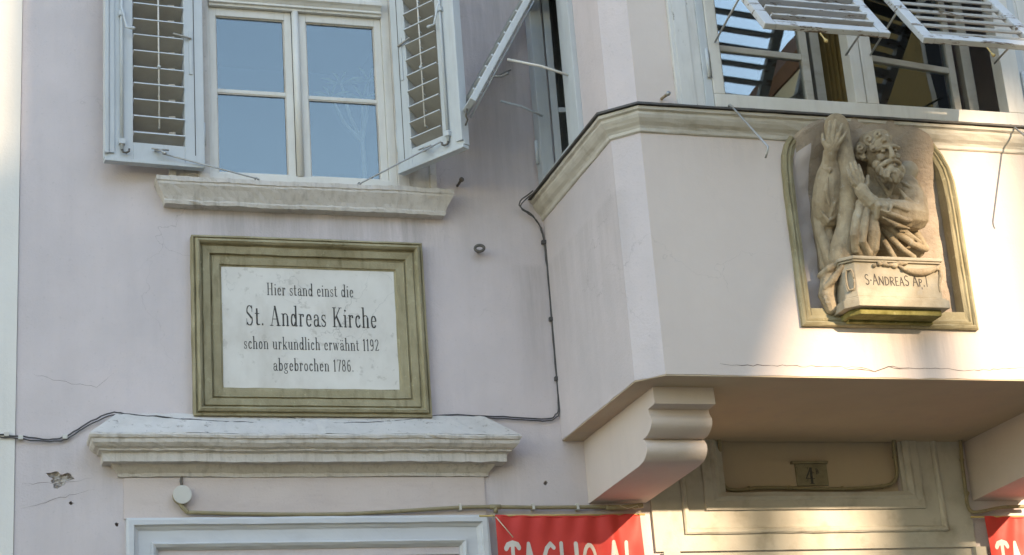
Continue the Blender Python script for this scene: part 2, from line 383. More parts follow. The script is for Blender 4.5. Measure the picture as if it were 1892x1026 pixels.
# window surround, frame, sashes, panes
for a, b in ((1.12, WX0-.0005), (WX1+.0005, 2.577)):
    s_ = 1 if a < 2 else -1; o = a if s_ > 0 else b; i_ = b if s_ > 0 else a
    mb = MB().prism([(o, .002), (o, -.040), (o+s_*.035, -.040), (o+s_*.037, -.022), (i_-s_*.062, -.022), (i_-s_*.06, -.034), (i_, -.034), (i_, .002)], lambda x, y, t: (x, y, t), 5.4305, 7.2)
    put('window_surround', mb, MT['stone_trim'], house, bevel=.002)
m = MB(); m.box((WX0, -.012, WZ0+.05), (WX0+.010, .07, WZ1)); m.box((WX1-.045, -.012, WZ0+.05), (WX1, .07, WZ1)); m.box((WX0, -.014, WZ0), (WX1, .07, WZ0+.0502)); m.box((WX0+.01, -.0118, WZ1-.03), (WX1-.045, .07, WZ1))
win = put('window_frame', m, MT['paint_white'], house, bevel=.003)
# moulded transom at the head of the lower lights
TZ = 6.478
mb = MB().prism([(-.055, TZ+.055), (-.055, TZ+.075), (-.045, TZ+.085), (.06, TZ+.085), (.06, TZ), (-.02, TZ), (-.022, TZ+.012), (-.034, TZ+.016), (-.034, TZ+.022), (-.03, TZ+.03), (-.042, TZ+.045)],
      lambda a, b, t: (t, a, b), WX0+.012, WX1-.046)
put('transom', mb, MT['paint_white'], win)
mb = MB().box((WX0+.011, -.005, TZ+.087), (WX1-.046, .06, 6.939))
put('upper_light', mb, MT['paint_white'], win)
mid = 1.826
put('meeting_rail', MB().tube([(mid, -.004, WZ0+.051), (mid, -.004, TZ-.001)], .020, 14), MT['paint_white'], win)
def sash(x0, x1, z0, z1, bar, name='sash'):
    m = MB(); wl = .040
    m.box((x0, .004, z0), (x0+wl, .046, z1)); m.box((x1-wl, .004, z0), (x1, .046, z1))
    m.box((x0+wl, .0045, z0), (x1-wl, .046, z0+.014)); m.box((x0+wl, .0045, z1-.048), (x1-wl, .046, z1))
    m.box((x0+wl, .012, bar-.011), (x1-wl, .042, bar+.011))
    s = put(name, m, MT['paint_white'], house, bevel=.0025)
    for a, b in ((z0+.014, bar-.011), (bar+.011, z1-.048)):
        put('pane', B((x0+wl-.004, .024, a-.004), (x1-wl+.004, .028, b+.004)), MT['pane_sky'], s)
        put('putty', (lambda q: (q.box((x0+wl, .016, a), (x0+wl+.006, .0238, b)), q.box((x1-wl-.006, .016, a), (x1-wl, .0238, b)), q.box((x0+wl+.006, .016, b-.006), (x1-wl-.006, .0238, b)))[0])(MB()), MT['stone_trim'], s)
sash(WX0+.0105, mid-.021, WZ0+.0505, TZ-.002, W(463, 172, .02).z); sash(mid+.021, WX1-.0455, WZ0+.0505, TZ-.002, W(632, 185, .02).z)

# window sill
SP = [(.0, 5.425), (.03, 5.432), (.105, 5.412), (.105, 5.388), (.099, 5.383), (.099, 5.372), (.088, 5.352), (.07, 5.318), (.062, 5.298), (.064, 5.290), (.058, 5.274), (.0, 5.270)]
put('window_sill', mould(SP, 1.15, 2.548), MT['stone_trim'], house)
# cornice above the left door
LP = [(.0, 4.152), (.02, 4.150), (.165, 4.012), (.170, 4.002), (.166, 3.990), (.158, 3.986), (.155, 3.968), (.140, 3.952), (.121, 3.943), (.121, 3.935), (.104, 3.930), (.100, 3.926), (.098, 3.884),
      (.090, 3.883), (.030, 3.882), (.024, 3.866), (.018, 3.846), (.018, 3.826), (.0, 3.823)]
k = LP.index((.166, 3.990))
cor = put('door_cornice', mould(LP[2:], .872, 2.745), MT['stone_trim'], house)
put('cornice_cap', mould([(.0, 4.152), (.02, 4.150), (.1648, 4.0125), (.1, 4.005), (0, 4.0)], .872, 2.745), MT['stone_white'], cor)
# frieze between cornice and door surround
put('frieze', B((.882, -.012, 3.617), (2.738, .002, 3.8225)), MT['plaster_frieze'], house)

# left door surround: nested mouldings down to the ground
DP = [(0, -.01), (0, .045), (.012, .05), (.035, .05), (.042, .036), (.052, .030), (.058, .024), (.062, .022), (.12, .022), (.122, .034), (.130, .036), (.142, .026), (.15, .012), (.155, .006), (.155, -.01)]
put('door_surround', pathsweep([(.891, 0), (.891, 3.614), (2.738, 3.614), (2.738, 0)], DP, lambda a, b, o: (a, -o, b), side=-1), MT['door_paint'], house)
mb = MB().box((DX0-.01, .04, .02), (DX1+.01, .09, DZ+.02))
door = put('door', mb, MT['door_paint'], house)
for i in range(2):
    for j in range(3):
        xa = DX0+.06+i*.76; za = .25+j*1.05
        put('panel', B((xa, .022, za), (xa+.66, .042, za+.9)), MT['door_paint'], door, bevel=.008)

# ------------------------------------------------------------------ bay
def bay_path(off=0.):
    return [(BX0, .0), (BX0, -1.12), (3.305, YF), (5.955, YF), (BX1, -1.12), (BX1, .0)]
# front wall with niche and window openings
NX0, NX1, NZ0 = 4.100, 4.992, 4.36
arch = [(NX0, NZ0), (NX1, NZ0), (NX1, 5.13), (NX1-.05, 5.22), (NX1-.10, 5.275), (NX0+.10, 5.275), (NX0+.05, 5.22), (NX0, 5.13)]
front = fill2d('bay_front', [wob(3.305, 4.028, 5.955, 8.2), rect(3.70, 5.47, 5.56, 7.30), arch], .10, YF)
put('bay_front', front, MT['plaster_bay_warm_lit'], house)
def vplane(p, q, z0, z1, th, hole=None):
    """upright wall slab from p to q (plan), thickness inward"""
    p, q = Vector(p), Vector(q); t = (q-p); L_ = t.length; t /= L_; nrm = Vector((-t.y, t.x))
    lp = [wob(0, z0-.002, L_, z1)] + ([rect(*hole)] if hole else [])
    me = fill2d('slab', lp, th, 0)
    for v in me.vertices:
        s, d, z = v.co; xy = p + t*s + nrm*d; v.co = (xy.x, xy.y, z)
    return me
SY0, SY1 = .095, .60                       # side window opening, distance from the main wall
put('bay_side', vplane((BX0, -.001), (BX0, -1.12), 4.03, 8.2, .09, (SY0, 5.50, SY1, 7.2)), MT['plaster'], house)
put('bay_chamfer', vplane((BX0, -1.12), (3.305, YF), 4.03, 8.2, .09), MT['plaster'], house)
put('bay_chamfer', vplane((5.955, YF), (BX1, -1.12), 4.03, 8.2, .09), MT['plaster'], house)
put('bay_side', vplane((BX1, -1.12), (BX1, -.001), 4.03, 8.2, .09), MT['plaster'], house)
inn = [(BX0+.003, -.002), (BX0+.003, -1.118), (3.306, YF+.003), (5.954, YF+.003), (BX1-.003, -1.118), (BX1-.003, -.002)]
put('bay_soffit', MB().prism(inn, lambda a, b, t: (a, b, t), 4.0205, 4.09), MT['plaster_pink'], house)
# inside of the bay
mb = MB(); x0, x1, y0, y1, z0, z1 = 3.30, 5.96, -1.13, 2.6, 4.35, 7.7
mb.add([(x0,.405,z0),(x1,.405,z0),(x1,y1,z0),(x0,y1,z0),(x0,.405,z1),(x1,.405,z1),(x1,y1,z1),(x0,y1,z1)], [(0,1,2,3),(4,7,6,5),(1,5,6,2),(2,6,7,3),(3,7,4,0)])
mb.box((x0, y0, 5.40), (x1, -.02, 5.42)); mb.box((x0, y0, 7.7), (x1, .38, 7.75))
put('bay_room', mb, MT['room'], house, fix=False)
# cornice below the bay windows
CP = [(-.02, 5.410), (.066, 5.404), (.066, 5.388), (.056, 5.383), (.052, 5.380), (.052, 5.366), (.046, 5.352), (.034, 5.334), (.018, 5.320), (.012, 5.308), (.012, 5.292), (.006, 5.286), (-.02, 5.283)]
bc = put('bay_cornice', pathsweep(bay_path(), CP, lambda a, b, o: (a, b, o), side=-1), MT['cream_trim'], house)
FP = [(-.02, 5.432), (.078, 5.420), (.080, 5.4085), (.07, 5.4085), (-.02, 5.4125)]
put('flashing', pathsweep(bay_path(), FP, lambda a, b, o: (a, b, o), side=-1), MT['flashing'], bc)
# corbels
def ogee(y0, z0, y1, z1, n=8):
    return [(y0+(y1-y0)*(1-math.cos(math.pi/2*t/n)), z0+(z1-z0)*math.sin(math.pi/2*t/n)) for t in range(n+1)]
lob1 = [tuple(v) for v in smoothpath([(-.955, 3.931), (-.963, 3.905), (-.984, 3.875), (-.970, 3.840), (-.915, 3.812), (-.850, 3.807)], 5)]
lob2 = [tuple(v) for v in smoothpath([(-.868, 3.796), (-.890, 3.765), (-.880, 3.732), (-.835, 3.703), (-.76, 3.692)], 5)]
cp = [(.0, 4.032), (-1.04, 4.032), (-1.045, 3.935)] + lob1 + lob2 + [(.0, 3.678)]
for x in (3.312, 5.632):
    mb = MB(); mb.prism(cp, lambda a, b, t: (t, a, b), x, x+.322)
    co_ = put('corbel', mb, MT['plaster_bay_warm_lit'], house, bevel=.002)
    for pg in co_.data.polygons: pg.use_smooth = abs(pg.normal.x) < .3 and 3.70 < pg.center.z < 3.925 and pg.center.y < -.7

# bay window: plaster surround, frame, mullion, sashes
for x0, x1 in ((3.52, 3.672), (5.588, 5.74)):
    m = MB().box((x0, YF-.022, 5.433), (x1, YF+.002, 7.4)); m.box((x0+.02, YF-.028, 5.434), (x0+.1, YF-.0218, 7.4))
    put('window_surround', m, MT['paint_peel_v'], house, bevel=.003)
ff = MB()
ff.box((3.672, YF-.030, 5.434), (3.716, YF+.06, 7.32)); ff.box((5.544, YF-.030, 5.434), (5.588, YF+.06, 7.32)); ff.box((3.70, YF-.02, 7.302), (5.56, YF+.05, 7.319))
frm = put('window_frame', ff, MT['paint_grey'], house, bevel=.003)
m = MB()
m.box((3.718, YF-.038, 5.437), (5.542, YF+.05, 5.512)); m.box((3.718, YF-.038, 5.512), (3.778, YF+.05, 7.30)); m.box((5.436, YF-.038, 5.512), (5.542, YF+.05, 7.30))
m.box((4.522, YF-.037, 5.512), (4.584, YF+.05, 7.30)); m.box((4.590, YF-.037, 5.512), (4.658, YF+.05, 7.30)); m.box((4.582, YF-.02, 5.5115), (4.592, YF+.05, 7.29))
put('casing', m, MT['paint_white'], frm, bevel=.006)
for x, z in ((3.700, 5.60), (5.56, 5.60)):
    put('hinge', MB().tube([(x, YF-.04, z), (x, YF-.04, z+.16)], .010, 10), MT['paint_grey'], frm)
def open_sash(hx, w, bar, ang):
    m = MB(); z0, z1 = 5.515, 7.1; t = .045
    m.box((0, 0, z0), (t, .035, z1)); m.box((w-t, 0, z0), (w, .035, z1)); m.box((t, .0005, z0), (w-t, .035, z0+.05)); m.box((t, .0005, z1-.05), (w-t, .035, z1))
    m.box((t, .002, bar-.017), (w-t, .033, bar+.017))
    s = put('sash', m, MT['paint_worn'], house, bevel=.003, origin=(hx, YF+.055, 0), rot=(0, 0, ang))
    for a, b in ((z0+.05, bar-.017), (bar+.017, z1-.05)):
        put('pane', B((t-.003, .015, a-.003), (w-t+.003, .019, b+.003)), MT['pane_old'], s, local=True)
open_sash(3.782, .575, 5.825, R(4)); open_sash(4.662, .62, 5.835, R(9))
# inner casing boards beside the curtain
put('inner_casing', B((4.42, -1.06, 5.43), (4.475, -1.01, 7.3)), MT['paint_worn'], house, bevel=.004)
put('inner_casing', B((5.34, -1.06, 5.43), (5.40, -1.01, 7.3)), MT['paint_worn'], house, bevel=.004)

# side window
m = MB()
yA, yB = -SY1, -SY0
m.box((BX0-.030, yA-.16, 5.434), (BX0+.002, yA-.055, 7.4)); m.box((BX0-.022, yA-.055, 5.4345), (BX0+.05, yA+.03, 7.3)); m.box((BX0-.022, yB-.03, 5.4345), (BX0+.05, yB+.06, 7.3))
m.box((BX0-.018, yA+.03, 5.4347), (BX0+.05, yB-.03, 5.505)); m.box((BX0-.018, yA+.03, 7.2), (BX0+.05, yB-.03, 7.3))
sw = put('side_window_frame', m, MT['paint_grey'], house, bevel=.004)
put('hinge', MB().tube([(BX0-.03, yB+.02, 5.60), (BX0-.03, yB+.02, 5.74)], .010, 10), MT['paint_grey'], sw)
m = MB(); m.box((0, 0, 5.51), (.04, .035, 7.15)); m.box((.40, 0, 5.51), (.44, .035, 7.15)); m.box((.04, .0005, 5.51), (.40, .035, 5.56)); m.box((.04, .0005, 7.1), (.40, .035, 7.15)); m.box((.04, .002, 5.9), (.40, .03, 5.93))
s = put('sash', m, MT['paint_grey'], house, bevel=.003, origin=(BX0+.06, yB-.03, 0), rot=(0, 0, R(-12)))
put('pane', B((.037, .014, 5.557), (.403, .018, 7.103)), MT['pane_old'], s, local=True)

# ------------------------------------------------------------------ shutters
def louvre(u0, u1, th, chord, mat_, parent, z, tilt, depth):
    """one slat: front edge at y=-depth/2 ..., centre z"""
    c, s_ = math.cos(tilt), math.sin(tilt); m = MB()
    M = Matrix.Translation((0, 0, z)) @ Matrix.Rotation(tilt, 4, 'X')
    m.obox(M, (u0, -chord/2, -th/2), (u1, chord/2, th/2))
    return m
def leaf(side, hinge, ang, W_, H):
    """louvred leaf; local x runs away from the hinge, seen face is local -y (side=1) ; side mirrors it"""
    T = .040
    def X(a, b): return (a, b) if side > 0 else (-b, -a)
    def bx(m, u0, u1, y0, y1, z0, z1):
        a, b = X(u0, u1); m.box((a, y0, z0), (b, y1, z1))
    m = MB()
    bx(m, 0, .105, -T/2, T/2, 0, H); bx(m, W_-.150, W_, -T/2, T/2, 0, H)
    bx(m, .105, W_-.150, -T/2+.001, T/2, 0, .098); bx(m, .105, W_-.150, -T/2+.001, T/2, H-.1, H)
    bx(m, W_-.022, W_-.0005, -T/2-.018, -T/2+.002, .02, H-.01); bx(m, W_-.052, W_-.024, -T/2-.010, -T/2+.002, .025, H-.01)
    s = put('shutter', m, MT['paint_grey'], house, bevel=.003, origin=hinge, rot=(0, 0, ang))
    m = MB(); bx(m, .004, W_-.002, -T/2-.012, T/2-.004, -.022, -.003)
    put('drip_rail', m, MT['paint_grey'], s, local=True, bevel=.003)
    m = MB(); bx(m, .048, .052, -T/2-.0012, -T/2+.001, .05, H-.02); put('seam', m, MT['flashing'], s, local=True)
    n = int((H-.2)/.0945)
    a, b = X(.108, W_-.153)
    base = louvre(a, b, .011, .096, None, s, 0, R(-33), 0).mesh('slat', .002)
    base.materials.append(MT['paint_slat']); base.materials.append(MT['paint_grey'])  # darker slat faces: dirt plus shading put into the colour, edges stay lighter
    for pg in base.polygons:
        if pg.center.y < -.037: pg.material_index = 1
    for i in range(n):
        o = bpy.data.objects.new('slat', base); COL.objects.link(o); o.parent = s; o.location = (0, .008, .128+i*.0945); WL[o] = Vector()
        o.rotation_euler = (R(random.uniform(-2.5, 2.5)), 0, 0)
    um = (a+b)/2; ys = -T/2-.008
    put('tilt_rod', MB().tube([(um, ys, .185), (um, ys, H-.12)], .0045, 8), MT['paint_white'], s, local=True)
    st_ = MB().tube([(um, ys, .0), (um, ys+.02, -.004)], .0045, 6).mesh('rod_staple'); st_.materials.append(MT['paint_grey'])
    for i in range(n-1):
        o = bpy.data.objects.new('rod_staple', st_); COL.objects.link(o); o.parent = s; o.location = (0, 0, .146+(i+.5)*.0945*1)
    put('rod_knob', MB().ell((um, ys-.006, .54), .010), MT['paint_grey'], s, local=True)
    # espagnolette bar with hooks, handle and clips
    e = X(W_-.105, W_-.09)[0]
    put('bolt_bar', MB().tube([(e, -T/2-.010, .045), (e, -T/2-.010, H-.03)], .0085, 10), MT['paint_grey'], s, local=True)
    for z in (.075, .82): put('bolt_bracket', B((e-.016, -T/2-.022, z), (e+.016, -T/2+.002, z+.03)), MT['paint_grey'], s, local=True, bevel=.003)
    d = -1 if side > 0 else 1
    put('bolt_hook', MB().tube([(e, -T/2-.010, .05), (e+d*.005, -T/2-.014, .03), (e+d*.02, -T/2-.02, .026), (e+d*.034, -T/2-.022, .034), (e+d*.036, -T/2-.022, .048)], .006, 8), MT['iron'], s, local=True)
    put('handle', MB().tube([(e, -T/2-.02, .86), (e+d*.02, -T/2-.04, .74), (e+d*.055, -T/2-.05, .735)], [.006, .006, .010], 8, dome=True), MT['paint_grey'], s, local=True)
    put('latch_plate', (lambda q: (bx(q, .060, .078, -T/2-.006, -T/2+.001, .52, .78), q)[1])(MB()), MT['paint_grey'], s, local=True, bevel=.002)
    put('latch_lever', MB().tube([((X(.06, .07)[0]), -T/2-.012, .73), (X(.15, .16)[0], -T/2-.016, .745)], .006, 8, dome=True), MT['paint_slat'], s, local=True)
    put('catch', MB().tube([(um-.02, -T/2-.004, .06), (um+.005, -T/2-.03, .05), (um+.02, -T/2-.045, .03)], [.007, .006, .009], 8, dome=True).tube([(um-.045, -T/2-.02, .062), (um+.045, -T/2-.022, .058)], .005, 8), MT['zinc'], s, local=True)
    for z in (.12, 1.2): put('hinge', MB().tube([(X(-.006, .0)[0], -.006, z), (X(-.006, 0)[0], -.006, z+.13)], .009, 8), MT['paint_grey'], s, local=True)
    return s
# left leaf folds back to the left: local -x points away from the hinge, -y is the seen face
angL = math.atan2(-.104+.060, .772-1.297) - math.pi
leaf(-1, (1.300, -.062, 5.492), angL, .528, 1.47)
angR = math.atan2(-.464+.060, 2.63-2.371)
leaf(1, (2.372, -.060, 5.517), angR, .485, 1.46)

def rod(name, pts, r, mt, parent=None, seg=8, lab=None): return put(name, MB().tube(pts, r, seg), mt, parent, label=lab)
# stay rods between shutters and sill
a = W(300, 284, -.125); b = W(474, 330, -.085)
rod('stay_rod', [a, b, b+Vector((.012, .0, -.004)), b+Vector((.016, .01, -.014))], .0045, MT['zinc'], house)
put('stay_eye', MB().tube([b+Vector((.008*math.cos(t), 0, .012*math.sin(t)-.008)) for t in [i*.7 for i in range(10)]], .003, 6), MT['iron'], house)
a = W(815, 262, -.36); b = W(664, 340, -.085)
rod('stay_rod', [a, b, b+Vector((-.012, .0, -.006)), b+Vector((-.016, .012, -.012))], .0045, MT['zinc'], house)
put('stay_eye', MB().tube([b+Vector((.008*math.cos(t), 0, .012*math.sin(t)-.004)) for t in [i*.7 for i in range(10)]], .003, 6), MT['iron'], house)

def flap(origin, W_, L_, tilt, rz, pitch, stilt, chord, n, mt, th=.012):
    T = .034; st = .062
    m = MB()
    m.box((0, -T/2, -L_), (st, T/2, 0)); m.box((W_-st, -T/2, -L_), (W_, T/2, 0)); m.box((st, -T/2+.001, -L_+.002), (W_-st, T/2-.001, -L_+.058)); m.box((st, -T/2+.001, -.06), (W_-st, T/2-.001, -.001))
    s = put('hinged_shutter', m, mt, house, bevel=.006, origin=origin, rot=(tilt, 0, rz))
    base = MB().obox(Matrix.Rotation(stilt, 4, 'X'), (st+.002, -chord/2, -th/2), (W_-st-.002, chord/2, th/2)).mesh('slat', .002); base.materials.append(mt)
    for i in range(n):
        o = bpy.data.objects.new('slat', base); COL.objects.link(o); o.parent = s; o.location = (0, 0, -L_+.098+i*pitch)
        o.rotation_euler = (R(random.uniform(-3, 3)), 0, 0)
    return s
TL = R(37)
f1 = flap((3.755, -1.302, 6.31), .685, .875, -TL, 0, .090, R(24), .076, 8, MT['paint_peel'])
f2 = flap((4.615, -1.302, 6.31), .70, .895, -TL, 0, .086, R(60), .058, 9, MT['paint_peel'], .013)
f3 = flap((BX0-.05, -SY0+.0, 6.60), .535, 1.03, -R(29.5), R(-90), .080, R(0), .056, 10, MT['paint_grey'])
put('tilt_rod', MB().tube([(.267, .045, -.98), (.267, .045, -.1)], .0045, 8), MT['paint_grey'], f3, local=True)
put('catch', MB().tube([(.16, .05, -.62), (.17, .09, -.60), (.20, .11, -.58)], [.007, .006, .009], 8, dome=True).tube([(.16, .03, -.66), (.15, .12, -.52)], .004, 6), MT['zinc'], f3, local=True)
put('bottom_hook', MB().tube([(.42, .0, -1.03), (.42, .012, -1.07), (.40, .03, -1.075), (.40, .035, -1.11)], .005, 8), MT['iron'], f3, local=True)
put('catch', MB().tube([(.30, .01, -.885), (.305, .016, -.93), (.31, .02, -.945)], [.004, .004, .010], 8, dome=True), MT['bamboo'], f1, local=True)
put('catch', MB().tube([(.36, .01, -.905), (.365, .016, -.95), (.37, .02, -.965)], [.004, .004, .010], 8, dome=True), MT['bamboo'], f2, local=True)
# fixed upper louvre panels above the hinges
for x0, w in ((3.755, .685), (4.615, .70)):
    put('fixed_louvre', B((x0, YF-.09, 6.33), (x0+w, YF-.042, 7.25)), MT['paint_peel'], house, bevel=.004)
put('fixed_louvre', B((BX0-.06, -SY1, 6.63), (BX0-.035, -SY0, 7.2)), MT['paint_grey'], house, bevel=.004)
# folding stays of the hinged shutters
p = WX(1003, 215, BX0-.02); q = W(925, 187, -.16)
rod('folding_stay', [q, (p+q)/2+Vector((0, 0, .014)), p], .0065, MT['paint_grey'], house)
p = WX(1053, 140, BX0-.02); q = W(937, 110, -.60)
rod('folding_stay', [q, (p*.55+q*.45)+Vector((0, 0, .012)), p], .0075, MT['paint_white'], house)
for (ax, ay), (bx_, by_), ya in (((1321, 78), (1364, 0), -1.60), ((1563, 102), (1587, 66), -1.62), ((1608, 102), (1665, 10), -1.66), ((1838, 117), (1868, 84), -1.72)):
    p = W(ax, ay, YF-.045); q = W(bx_, by_, ya)
    rod('prop_rod', [p, q], .0055, MT['zinc'], house)

# loose stay hooks hanging from the bay sill
def stay_hook(px, py):
    b0 = W(px, py, YF-.045); t = b0 + Vector((-.018, -.395, -.405))
    m = MB().tube([b0+Vector((-.008, .02, -.006)), b0, b0+Vector((.004, -.012, -.012)), t, t+Vector((-.004, .012, -.03)), t+Vector((-.006, .03, -.045))], .0055, 8)
    o = put('stay_hook', m, MT['zinc'], house)
    put('hook_eye', MB().tube([b0+Vector((-.008+.010*math.cos(a), .012, -.006+.012*math.sin(a))) for a in [i*.7 for i in range(10)]], .0035, 6), MT['iron'], o)
stay_hook(1348, 194); stay_hook(1867, 231)

# ------------------------------------------------------------------ panelled surround below the bay
recess = rect(4.105, 3.748, 5.19, 4.028)
def uframe(x0, x1, z0, o0, o1, name):
    me = fill2d(name, [rect(x0, z0, x1, 4.031), rect(4.104, 3.729, 5.191, 4.0305-.002)], o1-o0, -o1)
    put(name, me, MT['cream_trim'], house)
uframe(3.662, 5.60, 3.412, -.002, .020, 'overdoor_panel')
def ustrip(x0, x1, z0, prof, name):
    put(name, pathsweep([(x0, 4.029), (x0, z0), (x1, z0), (x1, 4.029)], prof, lambda a, b, o: (a, -.0195-o, b)), MT['cream_trim'], house)
ustrip(3.838, 5.435, 3.502, [(0, -.002), (0, .012), (.008, .020), (.022, .022), (.030, .014), (.034, .006), (.034, -.002)], 'outer_moulding')
ustrip(3.972, 5.31, 3.632, [(0, -.002), (0, .016), (.012, .020), (.05, .020), (.058, .026), (.07, .030), (.085, .022), (.092, .018), (.096, .016), (.096, -.002)], 'inner_moulding')
put('recess_back', B((4.09, .035, 3.71), (5.21, .06, 4.11)), MT['plaster_pink'], house)
# the doorway below
m = MB().box((EX0, .10, .02), (EX1, .14, EZ+.03)); put('door', m, MT['room_dark'], house)
m = MB().box((EX0+.001, .0, 3.33), (EX1-.001, .10, EZ+.001)); put('door_head', m, MT['cream_trim'], house, bevel=.004)
put('jamb_strip', B((3.70, -.034, .0), (3.795, -.021, 3.411)), MT['cream_trim'], house, bevel=.004)
put('jamb_strip', B((5.585, -.034, .0), (5.66, -.001, 3.411)), MT['cream_trim'], house, bevel=.004)

# cracks in the bay plaster
def crackline(pts, w, y, name='plaster_crack'):
    m = MB(); P = []
    for i in range(len(pts)-1):
        n = max(2, int((Vector(pts[i+1])-Vector(pts[i])).length/9))
        for j in range(n):
            t = j/n; P.append((pts[i][0]*(1-t)+pts[i+1][0]*t+random.uniform(-2, 2), pts[i][1]*(1-t)+pts[i+1][1]*t+random.uniform(-2, 2)))
    P.append(pts[-1]); Q = [W(a, b, y) for a, b in P]
    V = []; F = []
    for i, q in enumerate(Q):
        k = w*random.uniform(.4, 1.1)*min(1, .25+min(i, len(Q)-1-i)*.25); V += [q+Vector((0, 0, k)), q-Vector((0, 0, k))]
        if i: F.append((2*i-2, 2*i-1, 2*i+1, 2*i))
    m.add(V, F); put(name, m, MT['crack'], house)
crackline([(1330, 673), (1400, 675), (1490, 677), (1590, 680), (1615, 687), (1640, 677), (1690, 681), (1750, 682), (1800, 685), (1892, 680)], .0018, YF-.0008)
crackline([(1560, 681), (1590, 682), (1615, 688), (1642, 679), (1680, 682)], .0028, YF-.0012)
crackline([(40, 895), (100, 893), (170, 884)], .0010, -.0008)
crackline([(40, 940), (120, 918), (175, 905)], .0009, -.0008)
crackline([(60, 690), (110, 705), (180, 715), (210, 690)], .0008, -.0008)

# ------------------------------------------------------------------ left neighbour
nb = thing('neighbour_house', 'strip of pale whitewashed neighbouring house at the left edge', 'building', (-3, 0, 0))
put('wall', B((-8, -.008, 0), (.360, .4, 9.2)), MT['strip_white'], nb)

# ------------------------------------------------------------------ memorial plaque
plq = thing('memorial_plaque', 'white marble plaque with black German inscription in olive stone frame', 'plaque', (1.85, 0, 4.145))
px0, px1, pz0, pz1 = 1.226, 2.467, 4.133, 5.108
PP = [(0, -.0), (0, .056), (.010, .060), (.013, .050), (.018, .050), (.022, .068), (.034, .074), (.044, .064), (.049, .044), (.054, .040), (.058, .050), (.094, .044), (.098, .026), (.103, .026), (.106, .036), (.111, .032), (.147, .027), (.151, .019), (.158, .017), (.158, .0)]
put('frame', pathsweep([(px0, pz0), (px1, pz0), (px1, pz1), (px0, pz1)], PP, lambda a, b, o: (a, -o-.001, b), closed=True, side=1), MT['olive_stone'], plq)
put('slab', B((px0+.157, -.0165, pz0+.157), (px1-.157, -.001, pz1-.157)), MT['marble'], plq)

# --- stroke lettering: a flat rectangular nib (w wide, h high) dragged along each stroke
def arc(cx, cy, rx, ry, a0, a1, n=12): return [(cx+rx*math.cos(R(a0+(a1-a0)*i/n)), cy+ry*math.sin(R(a0+(a1-a0)*i/n))) for i in range(n+1)]
K, M_, T_ = .125, .085, .035              # stem, medium, hairline
def serif(x, y, l=.10): return ([(x-l, y), (x+l, y)], T_)
G = {}
G['i'] = (.24, [([(.12, 0), (.12, .58)], K), serif(.12, .015, .085), ([(.02, .58), (.12, .58)], T_), ([(.12, .79), (.12, .84)], K)])
G['l'] = (.24, [([(.12, 0), (.12, .98)], K), serif(.12, .015, .085), ([(.02, .97), (.12, .97)], T_)])
G['n'] = (.50, [([(.12, 0), (.12, .58)], K), serif(.12, .015, .085), ([(.02, .58), (.12, .58)], T_), (arc(.25, .44, .13, .15, 170, 0), T_+.02), ([(.38, .46), (.38, 0)], K), serif(.38, .015, .085)])
G['h'] = (.50, [([(.12, 0), (.12, .98)], K), serif(.12, .015, .085), ([(.02, .97), (.12, .97)], T_)] + G['n'][1][3:])
G['u'] = (.50, [([(.12, .58), (.12, .14)], K), ([(.02, .58), (.12, .58)], T_), (arc(.24, .14, .12, .13, 180, 350), T_+.02), ([(.37, .58), (.37, 0)], K), ([(.28, .58), (.37, .58)], T_), ([(.37, .015), (.47, .015)], T_)])
G['r'] = (.37, [([(.12, 0), (.12, .58)], K), serif(.12, .015, .09), ([(.02, .58), (.12, .58)], T_), (arc(.25, .44, .11, .14, 170, 60), T_+.02), (arc(.29, .50, .02, .03, 0, 360, 8), .06)])
G['o'] = (.44, [(arc(.22, .29, .135, .285, 0, 360, 22), .10)])
G['e'] = (.42, [(arc(.22, .29, .135, .285, 8, 320, 20), .10), ([(.10, .32), (.345, .32)], T_)])
G['c'] = (.40, [(arc(.22, .29, .135, .285, 45, 322, 18), .10), (arc(.30, .47, .02, .03, 0, 360, 8), .06)])
G['a'] = (.45, [(arc(.21, .43, .12, .14, 150, 0), T_+.03), ([(.33, .44), (.33, .08), (.40, .015), (.45, .03)], K*.9), (arc(.20, .17, .115, .165, 60, 330, 14), .085), (arc(.11, .45, .02, .03, 0, 360, 8), .06)])
G['ä'] = (.45, G['a'][1] + [([(.13, .76), (.13, .80)], .08), ([(.30, .76), (.30, .80)], .08)])
G['d'] = (.48, [(arc(.20, .29, .125, .285, 20, 340, 20), .10), ([(.36, 0), (.36, .98)], K), ([(.26, .97), (.36, .97)], T_), ([(.36, .015), (.47, .015)], T_)])
G['b'] = (.47, [([(.12, .0), (.12, .98)], K), ([(.02, .97), (.12, .97)], T_), (arc(.26, .29, .13, .285, -160, 160, 20), .10)])
G['g'] = (.45, [(arc(.20, .37, .115, .20, 0, 360, 18), .085), ([(.16, .16), (.10, .10), (.16, .04), (.30, .02), (.35, -.08)], T_+.03), (arc(.20, -.10, .15, .12, 30, -200, 14), T_+.03), ([(.30, .52), (.42, .57)], T_+.02)])
G['s'] = (.36, [(arc(.18, .43, .11, .14, 40, 215, 10) + [(.18, .29)], .06), ([(.09, .37), (.18, .29), (.27, .20)], .10), (arc(.17, .15, .12, .14, 35, -150, 10), .06), ([(.06, .03), (.06, .18)], T_), ([(.28, .40), (.28, .57)], T_)])
G['t'] = (.32, [([(.13, .80), (.13, .10), (.18, .02), (.27, .05)], K*.95), ([(.02, .57), (.27, .57)], T_)])
G['k'] = (.48, [([(.12, 0), (.12, .98)], K), serif(.12, .015, .085), ([(.02, .97), (.12, .97)], T_), ([(.14, .22), (.38, .56)], T_+.01), ([(.22, .34), (.40, .01)], K), ([(.29, .58), (.46, .58)], T_), ([(.31, .015), (.48, .015)], T_)])
